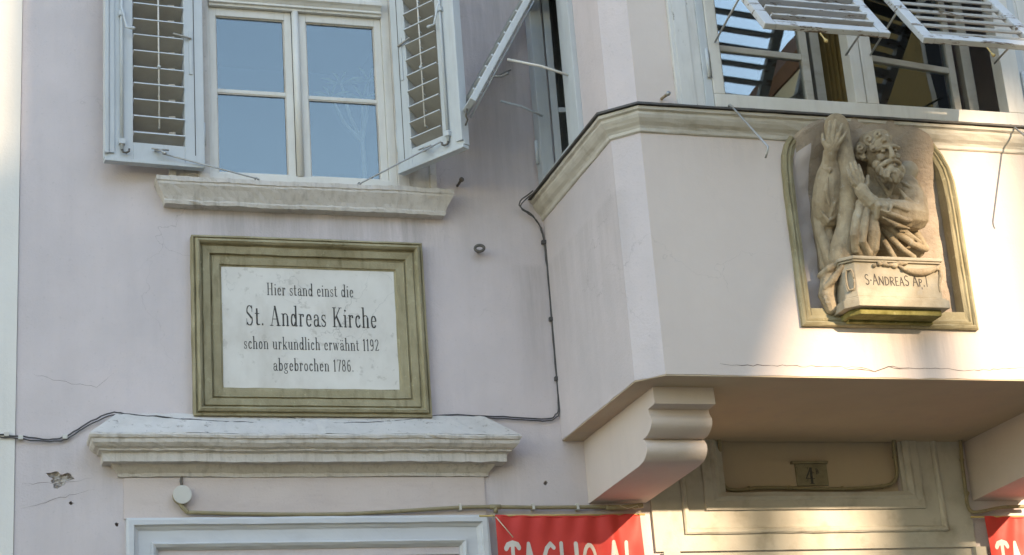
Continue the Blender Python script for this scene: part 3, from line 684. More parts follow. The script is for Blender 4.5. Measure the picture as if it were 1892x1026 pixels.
G['w'] = (.62, [([(.08, .57), (.19, .02)], K*.9), ([(.19, .02), (.31, .55)], T_), ([(.30, .57), (.42, .02)], K*.9), ([(.42, .02), (.55, .57)], T_), serif(.08, .575, .08), ([(.46, .575), (.62, .575)], T_)])
G['H'] = (.66, [([(.14, 0), (.14, .95)], K), ([(.50, 0), (.50, .95)], K), ([(.14, .49), (.50, .49)], T_)] + [serif(x, y, .11) for x in (.14, .50) for y in (.015, .94)])
G['S'] = (.52, [(arc(.25, .71, .16, .235, 30, 215, 14), .075), ([(.12, .60), (.25, .48), (.37, .34)], .125), (arc(.24, .25, .17, .245, 35, -150, 14), .075), ([(.07, .02), (.07, .30)], T_), ([(.40, .66), (.40, .95)], T_)])
G['A'] = (.66, [([(.10, 0), (.31, .95)], T_+.01), ([(.32, .95), (.53, 0)], K*1.05), ([(.18, .32), (.46, .32)], T_), serif(.10, .015, .09), serif(.53, .015, .11)])
G['K'] = (.66, [([(.14, 0), (.14, .95)], K), serif(.14, .015, .11), serif(.14, .94, .11), ([(.17, .36), (.50, .93)], T_+.01), ([(.27, .54), (.53, .01)], K*1.05), serif(.52, .94, .09), serif(.54, .015, .10)])
G['1'] = (.30, [([(.16, 0), (.16, .93)], K), serif(.16, .015, .09), ([(.05, .80), (.16, .92)], T_+.01)])
G['9'] = (.44, [(arc(.21, .64, .125, .27, 0, 360, 18), .09), (arc(.16, .42, .19, .40, 25, -80, 12), .07), (arc(.13, .06, .02, .03, 0, 360, 8), .06)])
G['6'] = (.44, [(arc(.22, .28, .125, .27, 0, 360, 18), .09), (arc(.28, .48, .19, .42, 205, 100, 12), .07), (arc(.30, .85, .02, .03, 0, 360, 8), .06)])
G['2'] = (.44, [(arc(.21, .69, .14, .22, 170, -30, 14), .085), ([(.33, .58), (.22, .34), (.08, .04)], .08), ([(.07, .04), (.20, .07), (.33, .03), (.40, .14)], .055)])
G['7'] = (.42, [([(.07, .91), (.37, .91)], T_+.02), ([(.37, .91), (.20, .0)], .10), ([(.07, .78), (.07, .93)], T_)])
G['8'] = (.44, [(arc(.22, .70, .115, .22, 0, 360, 18), .085), (arc(.22, .25, .14, .24, 0, 360, 18), .085)])
G['.'] = (.20, [([(.10, .02), (.10, .08)], .11)])
G['4'] = (.46, [([(.30, .93), (.06, .30), (.44, .30)], T_+.02), ([(.31, .93), (.31, 0)], K), serif(.31, .015, .09)])
G['B'] = (.52, [([(.14, 0), (.14, .95)], K), (arc(.22, .72, .14, .22, 90, -90, 10), .08), (arc(.22, .26, .17, .25, 90, -90, 10), .08), ([(.03, .94), (.22, .94)], T_), ([(.03, .015), (.22, .015)], T_), ([(.14, .49), (.22, .49)], T_)])
G[' '] = (.26, [])
def hull(pts):
    pts = sorted(set((round(a, 6), round(b, 6)) for a, b in pts))
    if len(pts) < 3: return pts
    def half(ps):
        h = []
        for p in ps:
            while len(h) >= 2 and (h[-1][0]-h[-2][0])*(p[1]-h[-2][1])-(h[-1][1]-h[-2][1])*(p[0]-h[-2][0]) <= 0: h.pop()
            h.append(p)
        return h
    a = half(pts); b = half(pts[::-1]); return a[:-1]+b[:-1]
def lettering(text, glyphs, place, width, height, nib_h=.035, round_=False, gap=.05, weight=1., only=None):
    """flat letters; place(x,z,lift)->3d"""
    tot = sum(glyphs[c][0]+gap for c in text)-gap; sx = width/tot; m = MB(); x = 0; k = 0
    for ci, c in enumerate(text):
        w, strokes = glyphs[c]
        if only and not only[0] <= ci < only[1]: strokes = []
        for pts, nw in strokes:
            nw *= weight
            for i in range(len(pts)-1):
                (ax, ay), (bx, by) = pts[i], pts[i+1]
                if round_: offs = [(nw/2*math.cos(t*math.pi/6), nw/2*math.sin(t*math.pi/6)) for t in range(12)]
                else: offs = [(-nw/2, -nib_h/2), (nw/2, -nib_h/2), (nw/2, nib_h/2), (-nw/2, nib_h/2)]
                h = hull([(ax+o[0], ay+o[1]) for o in offs]+[(bx+o[0], by+o[1]) for o in offs])
                k += 1; lift = .00003*(k % 40)
                m.add([place((x+a)*sx, b*height, lift) for a, b in h], [tuple(range(len(h)))])
        x += w+gap
    return m
def zoompt(zx, zy): return W(330+.3704*zx, 410+.3704*zy, -.0165)
for text, x0, x1, base, top in (('Hier stand einst die', (440, 365), (873, 377), None, 60), ('St. Andreas Kirche', (335, 516), (990, 529), None, 98),
                                ('schon urkundlich erwähnt 1192', (325, 633), (1001, 645), None, 60), ('abgebrochen 1786.', (471, 741), (875, 749), None, 60)):
    a, b = zoompt(*x0), zoompt(*x1); h = (zoompt(x0[0], x0[1]-top)-a).z
    zc = (a.z+b.z)/2
    k0 = 0
    for wd_ in text.split(' '):
        put('inscription_word', lettering(text, G, lambda x, z, l, a=a, zc=zc: (a.x+x+random.gauss(0, .0002), -.0169-l, zc+z+random.gauss(0, .0002)), b.x-a.x, h/.95, 0.036, weight=.82, only=(k0, k0+len(wd_))), MT['ink'], plq, fix=False)
        k0 += len(wd_)+1

# ------------------------------------------------------------------ saint relief in the niche
rel = thing('relief_sculpture', 'weathered stone bearded man embracing a wooden beam above an inscribed pedestal in arched niche', 'sculpture', (4.55, YF, 4.29))
def Q(qx, qy, dep): return W(1500+.2728*qx, 200+.2728*qy, YF-dep)
def Z5(zx, zy, dep): return W(1420+.429*zx, 190+.429*zy, YF-dep)
NP = [(0, -.02), (0, .022), (.006, .028), (.016, .032), (.023, .026), (.027, .018), (.032, .022), (.040, .024), (.046, .016), (.056, .012), (.062, .008), (.064, -.06), (.05, -.06)]
pa = [(4.118, 5.306), (4.088, 5.262), (4.066, 5.20), (4.056, 5.12), (4.052, 4.98), (4.052, 4.282), (5.040, 4.282), (5.045, 4.98), (5.040, 5.10), (5.025, 5.18), (4.995, 5.25), (4.955, 5.312)]
put('niche_frame', pathsweep(pa, NP, lambda a, b, o: (a, YF-o, b), side=1), MT['olive_stone'], rel)
put('niche_sill', B((4.114, YF-.0115, 4.300), (4.979, YF+.05, 4.378)), MT['olive_stone'], rel, bevel=.003)
# niche back with a hood that grows out over the cornice
def hood(z): 
    t = min(1, max(0, (z-4.98)/.38)); return -.062+.125*t*t*(3-2*t)
mb = MB(); nx, nz = 26, 40; V = []
for j in range(nz+1):
    for i in range(nx+1):
        u = i/nx*2-1; x = 4.5465+.468*u; top = 5.415-.17*abs(u)**3.2
        z = 4.35+(top-4.35)*j/nz
        d = hood(z) + .004*math.sin(x*61+z*23)+.004*math.sin(z*47-x*31)
        f_ = min(1, max(0, (1-abs(u))/.22)); d = -.062+(d+.062)*f_*f_*(3-2*f_)
        V.append((x, YF-d, z))
mb.add(V, [(j*(nx+1)+i, j*(nx+1)+i+1, (j+1)*(nx+1)+i+1, (j+1)*(nx+1)+i) for j in range(nz) for i in range(nx)], True)
rim = [j*(nx+1) for j in range(nz+1)] + [nz*(nx+1)+i for i in range(1, nx+1)] + [j*(nx+1)+nx for j in range(nz-1, -1, -1)]
n0 = len(mb.v); mb.add([(V[i][0], YF+.09, V[i][2]) for i in rim], [])
mb.f += [(rim[k], rim[k+1], n0+k+1, n0+k) for k in range(len(rim)-1)]; mb.sm += [False]*(len(rim)-1)
nbk = put('niche_back', mb, MT['backing_stone'], rel)
nbk.data.materials.append(MT['niche_paint'])
for pg in nbk.data.polygons:
    c_ = pg.center
    if c_.x < 4.205 and c_.z < 5.24: pg.material_index = 1

def sculpt(name, mb, mt, parent, voxel, smooth=4, disp=.0):
    me = mb.mesh(name); ob = bpy.data.objects.new(name, me); COL.objects.link(ob)
    r = ob.modifiers.new('r', 'REMESH'); r.mode = 'VOXEL'; r.voxel_size = voxel
    s = ob.modifiers.new('s', 'SMOOTH'); s.factor = .5; s.iterations = smooth
    dg = bpy.context.evaluated_depsgraph_get(); dg.update()
    out = bpy.data.meshes.new_from_object(ob.evaluated_get(dg)); out.name = name
    bpy.data.objects.remove(ob)
    for p in out.polygons: p.use_smooth = True
    return put(name, out, mt, parent)
q = .00076                                # one sketch unit in metres
fg = MB()
DS = 1.22                                 # relief depth
def QD(x, y, d): return Q(x, y, d*DS)
def tq(pts, rs, seg=10): fg.tube([QD(*p) for p in pts], rs, seg, dome=True)
def eq(p, r, rot=None): fg.ell(QD(*p), r, rot)
# torso, shoulders, neck
eq((500, 660, .0), (.155, .095, .190)); eq((545, 545, .03), (.115, .085, .090)); eq((635, 555, .05), (.078, .076, .082))
eq((430, 560, .0), (.09, .07, .09)); eq((560, 900, .02), (.165, .085, .115)); eq((640, 930, .02), (.11, .08, .085))
tq([(430, 400, .05), (450, 480, .045), (480, 570, .03)], [.046, .045, .055])
# collar lapels
tq([(445, 475, .085), (490, 540, .098), (522, 590, .10)], .011); tq([(560, 475, .08), (540, 535, .095), (524, 590, .10)], .012)
tq([(600, 480, .07), (650, 500, .095), (690, 560, .10)], .012)
# viewer's right arm: shoulder, elbow, forearm across the beam
tq([(645, 545, .05), (685, 640, .085), (690, 730, .11)], [.068, .074, .078])
tq([(690, 735, .11), (610, 722, .14), (520, 705, .165), (445, 680, .178)], [.078, .076, .068, .056])
tq([(455, 672, .186), (400, 640, .192), (358, 592, .192), (335, 555, .190)], [.044, .040, .036, .037])
tq([(428, 605, .195), (455, 665, .226), (438, 745, .19)], [.013, .017, .013])          # cuff
for p in ([(470, 625, .20), (560, 660, .222), (640, 690, .205), (720, 690, .15)], [(475, 690, .228), (560, 725, .228), (640, 760, .20), (715, 760, .145)], [(480, 740, .21), (570, 790, .20), (660, 815, .16)], [(590, 545, .12), (640, 610, .165), (700, 660, .16), (752, 700, .12)],
          [(610, 500, .10), (680, 545, .12), (735, 620, .115)], [(520, 610, .19), (540, 650, .222), (530, 700, .236)]):
    tq(p, [.005] + [.013]*(len(p)-2) + [.005])
# hand on the beam
eq((318, 522, .192), (.036, .017, .044), (0, R(-28), 0))
for kn, md, tp, r0 in (((280, 508, .202), (257, 462, .206), (241, 418, .192), .0108), ((302, 486, .204), (281, 432, .210), (264, 376, .194), .0112), ((325, 472, .204), (305, 418, .209), (290, 364, .194), .0112), ((347, 482, .200), (330, 432, .204), (317, 386, .188), .0104)):
    tq([(318, 530, .196), kn, md, tp], [.014, r0*1.12, r0, r0*.8])
tq([(348, 550, .184), (376, 508, .178), (380, 462, .174)], [.014, .012, .010])
# viewer's left arm: sleeve, wrist, hand over the beam top
tq([(330, 600, -.02), (220, 690, -.01), (115, 735, .02)], [.06, .06, .06])
tq([(112, 720, .03), (104, 630, .055), (108, 530, .075), (116, 440, .095), (120, 395, .105)], [.080, .078, .072, .062, .048])
tq([(122, 420, .108), (118, 355, .126), (124, 300, .144)], [.042, .036, .036])
eq((150, 830, -.01), (.075, .05, .11)); eq((95, 880, .0), (.05, .05, .13))
for p in ([(75, 430, .112), (52, 540, .085), (58, 650, .062), (95, 770, .05)], [(150, 425, .125), (165, 540, .105), (150, 650, .105), (120, 760, .075)], [(110, 470, .148), (95, 560, .132), (120, 660, .118)], [(60, 700, .08), (110, 765, .085), (165, 735, .07)], [(70, 405, .115), (118, 425, .142), (165, 395, .115)]):
    tq(p, [.006] + [.013]*(len(p)-2) + [.006])
eq((140, 250, .166), (.039, .018, .047), (0, R(14), 0))
for kn, md, tp, r0 in (((108, 208, .178), (112, 150, .184), (122, 92, .170), .0110), ((138, 194, .182), (151, 138, .190), (162, 84, .174), .0116), ((168, 200, .182), (190, 152, .190), (206, 110, .174), .0116), ((192, 222, .178), (215, 190, .184), (233, 156, .168), .0108)):
    tq([(138, 275, .168), kn, md, tp], [.015, r0*1.12, r0, r0*.8])
tq([(108, 280, .156), (80, 228, .154), (76, 180, .142)], [.014, .012, .0098])
# drapery: cloth over the forearm, mantle edge at left, skirt folds
for p, r in (([(340, 635, .165), (305, 740, .175), (285, 860, .165), (300, 960, .13), (350, 1010, .10)], .024), ([(375, 690, .18), (360, 800, .185), (345, 900, .17), (385, 985, .13)], .019),
             ([(420, 745, .175), (440, 850, .165), (430, 950, .14), (400, 1005, .11)], .020), ([(330, 650, .16), (330, 780, .165), (320, 900, .15)], .028), ([(390, 720, .16), (400, 830, .16), (400, 930, .13)], .030),
             ([(45, 610, .0), (40, 720, .01), (60, 850, .02), (105, 980, .03), (130, 1060, .03)], .030), ([(85, 800, .02), (105, 900, .03), (120, 1000, .04)], .018), ([(25, 620, -.02), (22, 760, -.01), (60, 930, .0), (80, 1080, .0)], .022)):
    tq(p, r)
for p, r in (([(470, 800, .10), (540, 880, .115), (620, 960, .11), (690, 1010, .09)], .015), ([(480, 770, .125), (580, 850, .135), (690, 925, .12), (765, 955, .08)], .017), ([(520, 790, .12), (640, 840, .125), (730, 910, .10)], .013),
             ([(460, 860, .095), (520, 950, .11), (560, 1020, .10)], .016), ([(660, 800, .08), (720, 880, .08), (770, 950, .06)], .020), ([(600, 830, .125), (690, 880, .12)], .014)):
    tq(p, r)
# head, tipped back and turned to the right
eq((452, 300, .085), (.078, .082, .094), (0, R(10), 0)); eq((492, 300, .112), (.060, .057, .076), (0, R(12), 0)); eq((470, 235, .10), (.058, .060, .050), (0, R(10), 0))
tq([(451, 282, .148), (481, 262, .165), (518, 262, .172)], .011); tq([(531, 260, .172), (561, 258, .165), (586, 270, .150)], .011)
tq([(528, 262, .172), (541, 300, .192), (546, 325, .196)], [.010, .013, .014]); eq((533, 330, .186), .010); eq((559, 328, .182), .009)
eq((484, 292, .160), (.013, .009, .008)); eq((564, 288, .158), (.012, .009, .008))
eq((466, 335, .146), (.024, .018, .022)); eq((578, 330, .140), (.020, .016, .020)); eq((421, 330, .09), (.016, .016, .026))
tq([(541, 352, .186), (501, 368, .188), (466, 395, .172), (451, 430, .155)], [.012, .014, .013, .010]); tq([(548, 352, .186), (581, 362, .176), (606, 390, .155)], [.012, .013, .010])
tq([(521, 388, .182), (561, 388, .178)], .008)
for bx_, by_, bd, br in ((469, 420, .150, 0.029), (494, 445, .165, 0.029), (529, 425, .172, 0.029), (564, 440, .165, 0.029), (599, 415, .145, 0.027), (589, 460, .150, 0.025), (544, 470, .165, 0.027), (502, 480, .158, 0.025), (572, 490, .150, 0.020), (444, 385, .125, 0.029)):
    eq((bx_, by_, bd), br)
for a in ([(476, 415, .18), (466, 450, .178), (488, 470, .172)], [(526, 430, .198), (514, 465, .196), (536, 492, .185)], [(566, 430, .192), (582, 465, .185), (566, 500, .172)], [(608, 400, .165), (626, 430, .155), (611, 462, .148)], [(496, 430, .19), (491, 462, .188), (506, 490, .175)]):
    tq(a, .009)
# hair: cap and rolled curls
eq((410, 235, .065), (.075, .065, .062)); eq((350, 290, .05), (.05, .05, .055)); eq((455, 190, .085), (.060, .05, .035))
for cx_, cy_, dp, R0 in ((382, 215, .128, 40), (450, 178, .128, 36), (330, 272, .098, 34), (508, 190, .125, 28), (318, 318, .075, 28), (412, 268, .132, 26), (352, 330, .085, 26), (490, 215, .145, 22)):
    tq([(cx_+R0*(1-.075*i)*math.cos(i*.7), cy_+R0*(1-.075*i)*math.sin(i*.7), dp+.0015*i) for i in range(11)], .0085, 8)
sculpt('figure', fg, MT['statue_stone'], rel, .0036, 1)
bm_ = MB(); bm_.tube([QD(165, 118, .10), QD(185, 250, .10), QD(232, 450, .105), QD(243, 640, .10), QD(236, 800, .085), QD(215, 930, .07), QD(205, 1050, .05)], [.064, .066, .058, .054, .052, .066, .075], 24, dome=True)
sculpt('beam', bm_, MT['statue_stone'], rel, .006, 3)
bm_ = MB(); bm_.tube([QD(650, 428, .03), QD(560, 560, .0), QD(400, 760, -.01)], [.056, .055, .055], 20, dome=True)
sculpt('cross_arm', bm_, MT['pedestal_stone'], rel, .006, 3)
# pedestal
pxl = Z5(322, 760, .12).x; pxr = Z5(740, 770, .165).x
zt = Z5(500, 690, .165).z; zm = Z5(500, 838, .165).z; zl = Z5(500, 878, .18).z; zu = Z5(500, 902, .16).z
def plan(g): return [(pxl-g, YF+.05), (pxl-g, YF-.115-g*.6), (pxl+.045-g*.5, YF-.165-g), (pxr+g, YF-.165-g), (pxr+g, YF+.05)]
def slabz(m, g, z0, z1): m.prism(plan(g), lambda a, b, t: (a, b, t), z0, z1)
ped = MB(); slabz(ped, 0, zm, zt); pe = put('pedestal', ped, MT['pedestal_stone'], rel, bevel=.006)
m = MB(); slabz(m, .012, zt, zt+.010); slabz(m, .020, zt+.0102, zt+.028); put('pedestal_top', m, MT['pedestal_stone'], pe, bevel=.005)
m = MB(); slabz(m, .010, zm-.012, zm-.0002); slabz(m, .022, zl, zm-.0122); put('pedestal_base', m, MT['pedestal_stone'], pe, bevel=.004)
m = MB(); slabz(m, -.012, zu-.01, zl-.0002); m.box((pxl+.03, YF-.06, 4.292), (pxr-.01, YF+.0, zu-.0102)); put('moss_block', m, MT['moss_stone'], pe, bevel=.006)
mm = MB(); a0 = Vector((pxl+.004, YF-.128, 0)); a1 = Vector((pxl+.041, YF-.168, 0)); mmid = (a0+a1)/2; td = (a1-a0).normalized(); nd = Vector((-abs(td.y), -abs(td.x), 0)).normalized()
zc = (zt+zm)/2; rr2 = .05
mm.tube([mmid+td*.020*math.cos(t)+nd*.004+Vector((0, 0, zc+.052*max(-1, min(1, 1.35*math.sin(t))))) for t in [2*math.pi*i/20 for i in range(21)]], .005, 6)
put('medallion', mm, MT['statue_stone'], pe)
m = MB()
for k_ in range(7):
    z_ = Z5(455+22*k_, 690+random.uniform(-4, 12), .172); m.ell(z_, (random.uniform(.012, .022), .014, random.uniform(.008, .016)), (0, random.uniform(-.4, .4), 0), 10, 7)
sculpt('worn_edge', m, MT['statue_stone'], pe, .004, 1)
m = MB(); V_ = []; n_ = 24
for k_ in range(n_+1):
    x_ = pxl+.02+(pxr-pxl-.0)*k_/n_; V_ += [(x_, YF-.0135, 4.377), (x_, YF-.0135, 4.318-.012*abs(math.sin(k_*1.3))-random.uniform(0, .008))]
m.add(V_, [(2*k_, 2*k_+1, 2*k_+3, 2*k_+2) for k_ in range(n_)]); put('moss', m, MT['moss_stone'], pe)
gm = MB(); gp = [Z5(560+180*t, 702+30*math.sin(math.pi*t)**.8, .172) for t in [i/10 for i in range(11)]]
gm.tube(gp, [.007+.013*math.sin(math.pi*i/10) for i in range(11)], 10, dome=True)
gm.tube([Z5(737, 705, .168), Z5(742, 745, .168), Z5(735, 785, .166), Z5(738, 815, .166)], [.010, .011, .008, .004], 8, dome=True)
for i in range(9): gm.ell(gp[i+1]+Vector((0, -.008, -.006+.006*(i % 2))), .010)
sculpt('garland', gm, MT['statue_stone'], pe, .004, 2)
gm = MB()
gm.tube([Z5(318, 705, .12), Z5(280, 760, .085), Z5(245, 800, .05), Z5(235, 770, .02)], [.012, .020, .018, .012], 8, dome=True)
gm.tube([Z5(300, 690, .10), Z5(262, 715, .07), Z5(225, 745, .02)], [.012, .022, .02], 8, dome=True)
gm.tube([Z5(285, 690, .05), Z5(262, 760, .03), Z5(250, 830, .02), Z5(270, 885, .02)], [.03, .045, .045, .035], 10, dome=True)
sculpt('side_drapery', gm, MT['statue_stone'], pe, .004, 2)
U = {'S': (.5, [(arc(.25, .72, .17, .22, 40, 230, 8)+[(.30, .46)]+arc(.24, .25, .18, .24, 40, -140, 8), .07)]), 'A': (.6, [([(.04, 0), (.28, .98)], .06), ([(.28, .98), (.56, 0)], .085), ([(.13, .36), (.46, .36)], .05)]),
     'N': (.56, [([(.07, 0), (.07, .76)], .06), ([(.07, .76), (.48, .0)], .085), ([(.48, 0), (.48, .78)], .06)]), 'D': (.52, [([(.09, 0), (.09, .76)], .075), ([(.09, .76)]+arc(.14, .38, .32, .38, 90, -90, 10)+[(.09, 0)], .065)]),
     'R': (.50, [([(.09, 0), (.09, .76)], .075), ([(.09, .76)]+arc(.20, .57, .2, .19, 90, -90, 8)+[(.09, .38)], .06), ([(.2, .38), (.46, 0)], .08)]), 'E': (.42, [([(.09, 0), (.09, .76)], .075), ([(.09, .76), (.36, .76)], .05), ([(.09, .4), (.32, .4)], .05), ([(.09, 0), (.38, 0)], .05)]),
     'a': (.50, [([(.04, 0), (.24, .76)], .055), ([(.24, .76), (.46, 0)], .08), ([(.12, .28), (.38, .28)], .05)]), 's': (.40, [(arc(.2, .56, .14, .19, 40, 230, 8)+[(.24, .36)]+arc(.19, .19, .15, .19, 40, -140, 8), .065)]),
     'P': (.44, [([(.09, 0), (.09, .66)], .075), ([(.09, .66)]+arc(.18, .50, .18, .16, 90, -90, 8)+[(.09, .34)], .06), ([(.30, -.12), (.30, -.26)], .06)]), 'T': (.30, [([(.16, -.02), (.16, .98)], .06), ([(.10, .95), (.22, .95)], .05)]), '·': (.22, [([(.1, .40), (.1, .42)], .10)]), ' ': (.26, []), '.': (.18, [([(.08, .02), (.08, .04)], .09)])}
a = Z5(417, 780, .166); b = Z5(690, 797, .166); hh_ = .056
put('inscription', lettering('S·ANDREaS AP.T', U, lambda x, z, l: (a.x+x, YF-.1656-l, (a.z+b.z)/2+.002+z), b.x-a.x, hh_, round_=True, gap=.05, weight=1.35), MT['ink_grey'], pe, fix=False)

# ------------------------------------------------------------------ banners
BG = {'T': (.62, [([(.08, .86), (.16, .97), (.34, 1.02), (.52, .97), (.58, .88)], .17), ([(.33, .98), (.34, .5), (.33, 0)], .14)]),
      'A': (.66, [([(.30, 1.0), (.22, .5), (.06, .0)], .15), ([(.30, 1.0), (.42, .5), (.58, 0)], .15), ([(.16, .34), (.46, .36)], .12)]),
      'G': (.66, [([(.56, .88), (.44, 1.0), (.28, .86), (.12, .5), (.16, .12), (.36, 0), (.56, .12), (.58, .42), (.38, .42)], .15)]),
      'L': (.52, [([(.14, 1.0), (.12, .5), (.14, .06), (.46, .02)], .15)]), 'I': (.26, [([(.13, .98), (.14, 0)], .16)]),
      'O': (.70, [(arc(.35, .48, .25, .46, 80, 440, 18), .14)]), ' ': (.20, [])}
def banner(x0, x1, zt_, label, curl):
    t = thing('banner', label, 'banner', ((x0+x1)/2, -.04, zt_-1.1), 'red banners hanging by the doorway')
    def surf(u, v):                        # u 0..1 across, v metres down
        d = .006*math.sin(u*11+v*9)*min(1, v*6) + .003*math.sin(u*29-v*14)*min(1, v*5) + .004*math.sin(u*43+v*11)*math.exp(-v*7)*1.6
        for c, w, amp in curl: d += amp*math.exp(-((u-c+.05*v)/w)**2)*min(1, .25+v*2.2)
        zz = zt_-v - .010*math.sin(math.pi*u)*math.exp(-v*8)
        return Vector((x0+(x1-x0)*u, -.045-.010-d, zz))
    nx, nv = 80, 50; m = MB(); V = [surf(i/nx, 1.1*j/nv) for j in range(nv+1) for i in range(nx+1)]
    m.add(V, [(j*(nx+1)+i, j*(nx+1)+i+1, (j+1)*(nx+1)+i+1, (j+1)*(nx+1)+i) for j in range(nv) for i in range(nx)], True)
    n = len(V); m.add([v+Vector((0, .003, 0)) for v in V], [(j*(nx+1)+i, (j+1)*(nx+1)+i, (j+1)*(nx+1)+i+1, j*(nx+1)+i+1) for j in range(nv) for i in range(nx)], True)
    put('sheet', m, MT['banner_red'], t, fix=False)
    put('hem', MB().tube([surf(i/20, .004)+Vector((0, .004, 0)) for i in range(21)], .0065, 8), MT['banner_red'], t)
    put('pole', MB().tube([(x0-.085, -.050, zt_-.003), (x1+.028, -.050, zt_-.003)], .0055, 8), MT['bamboo'], t)
    raw = lettering('TAGLIO AL', BG, lambda x, z, l: (x, z, l), .735*(x1-x0)/.81, .17, round_=True, gap=.07)
    bm = bmesh.new(); me = raw.mesh('tmp', fix=False); bm.from_mesh(me)
    bmesh.ops.triangulate(bm, faces=bm.faces)
    for _ in range(2): bmesh.ops.subdivide_edges(bm, edges=[e for e in bm.edges if e.calc_length() > .012], cuts=1)
    x_off = .035
    for v in bm.verts:
        u = (v.co.x+x_off)/(x1-x0); dn = .322-v.co.y; l = v.co.z
        p = surf(u, dn); v.co = p+Vector((0, -.0012-l, 0))
    bm.to_mesh(me); bm.free(); put('lettering', me, MT['banner_white'], t)
    return t
b1 = banner(2.772, 3.578, 3.610, 'red banner with white brush lettering hanging left of the overdoor panel', [(.80, .035, .028), (.70, .05, -.012), (.90, .04, -.006), (.30, .12, .006)])
s0 = W(916, 955, -.075)
put('tie_string', MB().tube([s0, W(948, 993, -.085)], .0028, 6).tube([W(914, 953, -.07), W(909, 948, -.05), W(911, 962, -.06)], .0022, 6), MT['string'], b1)
put('tie_string', MB().tube([W(1145, 934, -.07), W(1160, 940, -.09), W(1178, 934, -.09), W(1186, 948, -.075), W(1168, 938, -.08)], .002, 6), MT['string'], b1)
b2 = banner(5.660, 6.46, 3.578, 'red banner with white brush lettering at the lower right edge beside the corbel', [(.30, .06, .012), (.75, .05, .02)])

# ------------------------------------------------------------------ cables, conduits, small ironwork
def cable_pts(dy, dx=0, dz=0):
    P = [(-4, 803, -.012), (30, 806, -.014), (90, 812, -.012), (122, 806, -.012), (160, 783, -.014), (205, 763, -.022), (240, 766, -.025), (330, 774, -.06), (450, 781, -.075), (560, 783, -.075), (680, 781, -.075),
         (760, 776, -.05), (800, 769, -.02), (845, 767, -.012), (930, 770, -.012), (1000, 774, -.012), (1024, 769, -.013), (1032, 745, -.013), (1024, 650, -.013), (1015, 540, -.013), (1008, 470, -.013), (1000, 425, -.014), (985, 400, -.03), (963, 384, -.04), (962, 372, -.05), (985, 352, -.10)]
    return [W(a, b, c+dy)+Vector((dx, 0, dz)) for a, b, c in P]
cb = thing('wall_cable', 'pair of thin dark cables running over the door cornice and up the corner', 'cable', (2.2, -.01, 4.05))
def wig(P): return [p+Vector((random.gauss(0, .0012), 0, random.gauss(0, .0016))) for p in P]
put('strand', MB().tube(wig(smoothpath(cable_pts(0), 5)), .0040, 6), MT['cable'], cb)
put('strand', MB().tube(wig(smoothpath(cable_pts(-.004, .006, -.011), 5)), .0036, 6), MT['cable'], cb)
for a, b in ((12, 803), (38, 809), (120, 808), (1028, 700), (1018, 590), (1004, 448)):
    p = W(a, b, -.010); put('clip', B((p.x-.012, -.026, p.z-.012), (p.x+.012, -.002, p.z+.010)), MT['plastic_box' if b > 780 else 'cable'], cb, bevel=.003)
for a in (856, 884):
    p = W(a, 772, -.02); put('nail', MB().tube([p, W(a, 789, -.09)], .0022, 6), MT['iron'], cb)
jb = thing('junction_box', 'round pale grey junction box on the pink frieze', 'junction box', W(337, 914, 0))
c = W(337, 914, -.055)
put('box', MB().disc((c.x, -.008, c.z), .044, (0, -1, 0), .040, 28), MT['conduit'], jb, bevel=.003)
put('lid', MB().disc((c.x, -.0485, c.z), .047, (0, -1, 0), .010, 28), MT['plastic_box'], jb, bevel=.004)
put('wire', MB().tube([(c.x+.003, -.03, c.z+.04), (c.x-.002, -.024, c.z+.075), (c.x+.004, -.01, c.z+.10)], .007, 8), MT['iron'], jb)
c1 = thing('conduit', 'beige electrical conduit running from the round box along the door top to the corbel', 'conduit', W(640, 945, -.02))
P = [W(334, 930, -.03), W(338, 938, -.035), W(347, 947, -.035)]
put('flexible_sleeve', MB().tube(smoothpath(P, 6), .012, 10), MT['conduit'], c1)
P = [(345, 947), (450, 950), (560, 951), (640, 950), (720, 946), (800, 941), (850, 938), (905, 937), (1000, 938), (1100, 937), (1150, 937)]
put('pipe', MB().tube(smoothpath([W(a, b, -.035) for a, b in P], 4), .0105, 10), MT['conduit'], c1)
put('tee', MB().tube([W(905, 937, -.036), W(925, 937, -.036)], .0135, 10).tube([W(915, 937, -.036), W(916, 948, -.036)], .012, 10), MT['conduit'], c1)
m = MB(); P = [W(1120, 938, -.05), W(1150, 938, -.055), W(1187, 934, -.06)]
put('flexible_sleeve', MB().tube(smoothpath(P, 6), .014, 10), MT['conduit'], c1)
for a, b in ((850, 938), (985, 937), (1067, 937)):
    p = W(a, b, -.035); put('pipe_clip', MB().box((p.x-.007, -.049, p.z-.016), (p.x+.007, -.0, p.z+.018)), MT['plastic_box'], c1, bevel=.003)
c2 = thing('conduit', 'dark beige conduit looping round the overdoor recess under the bay', 'conduit', (4.6, -.03, 3.75))
P = [(1225, 803, -.045), (1270, 803, -.045), (1322, 804, -.045), (1328, 812, -.04), (1331, 850, .005), (1335, 888, .008), (1344, 903, .008), (1365, 906, .008), (1400, 902, .008), (1460, 902, .008), (1550, 904, .008), (1630, 899, .008), (1652, 889, .005), (1657, 872, .0), (1652, 835, -.02), (1651, 818, -.045), (1660, 806, -.05),
     (1700, 805, -.05), (1765, 805, -.05), (1774, 812, -.05), (1777, 850, -.05), (1784, 905, -.05), (1788, 935, -.05), (1797, 946, -.05), (1815, 945, -.05), (1850, 938, -.05), (1900, 936, -.05)]
put('pipe', MB().tube(smoothpath([W(*p) for p in P], 4), .0105, 10), MT['conduit'], c2)
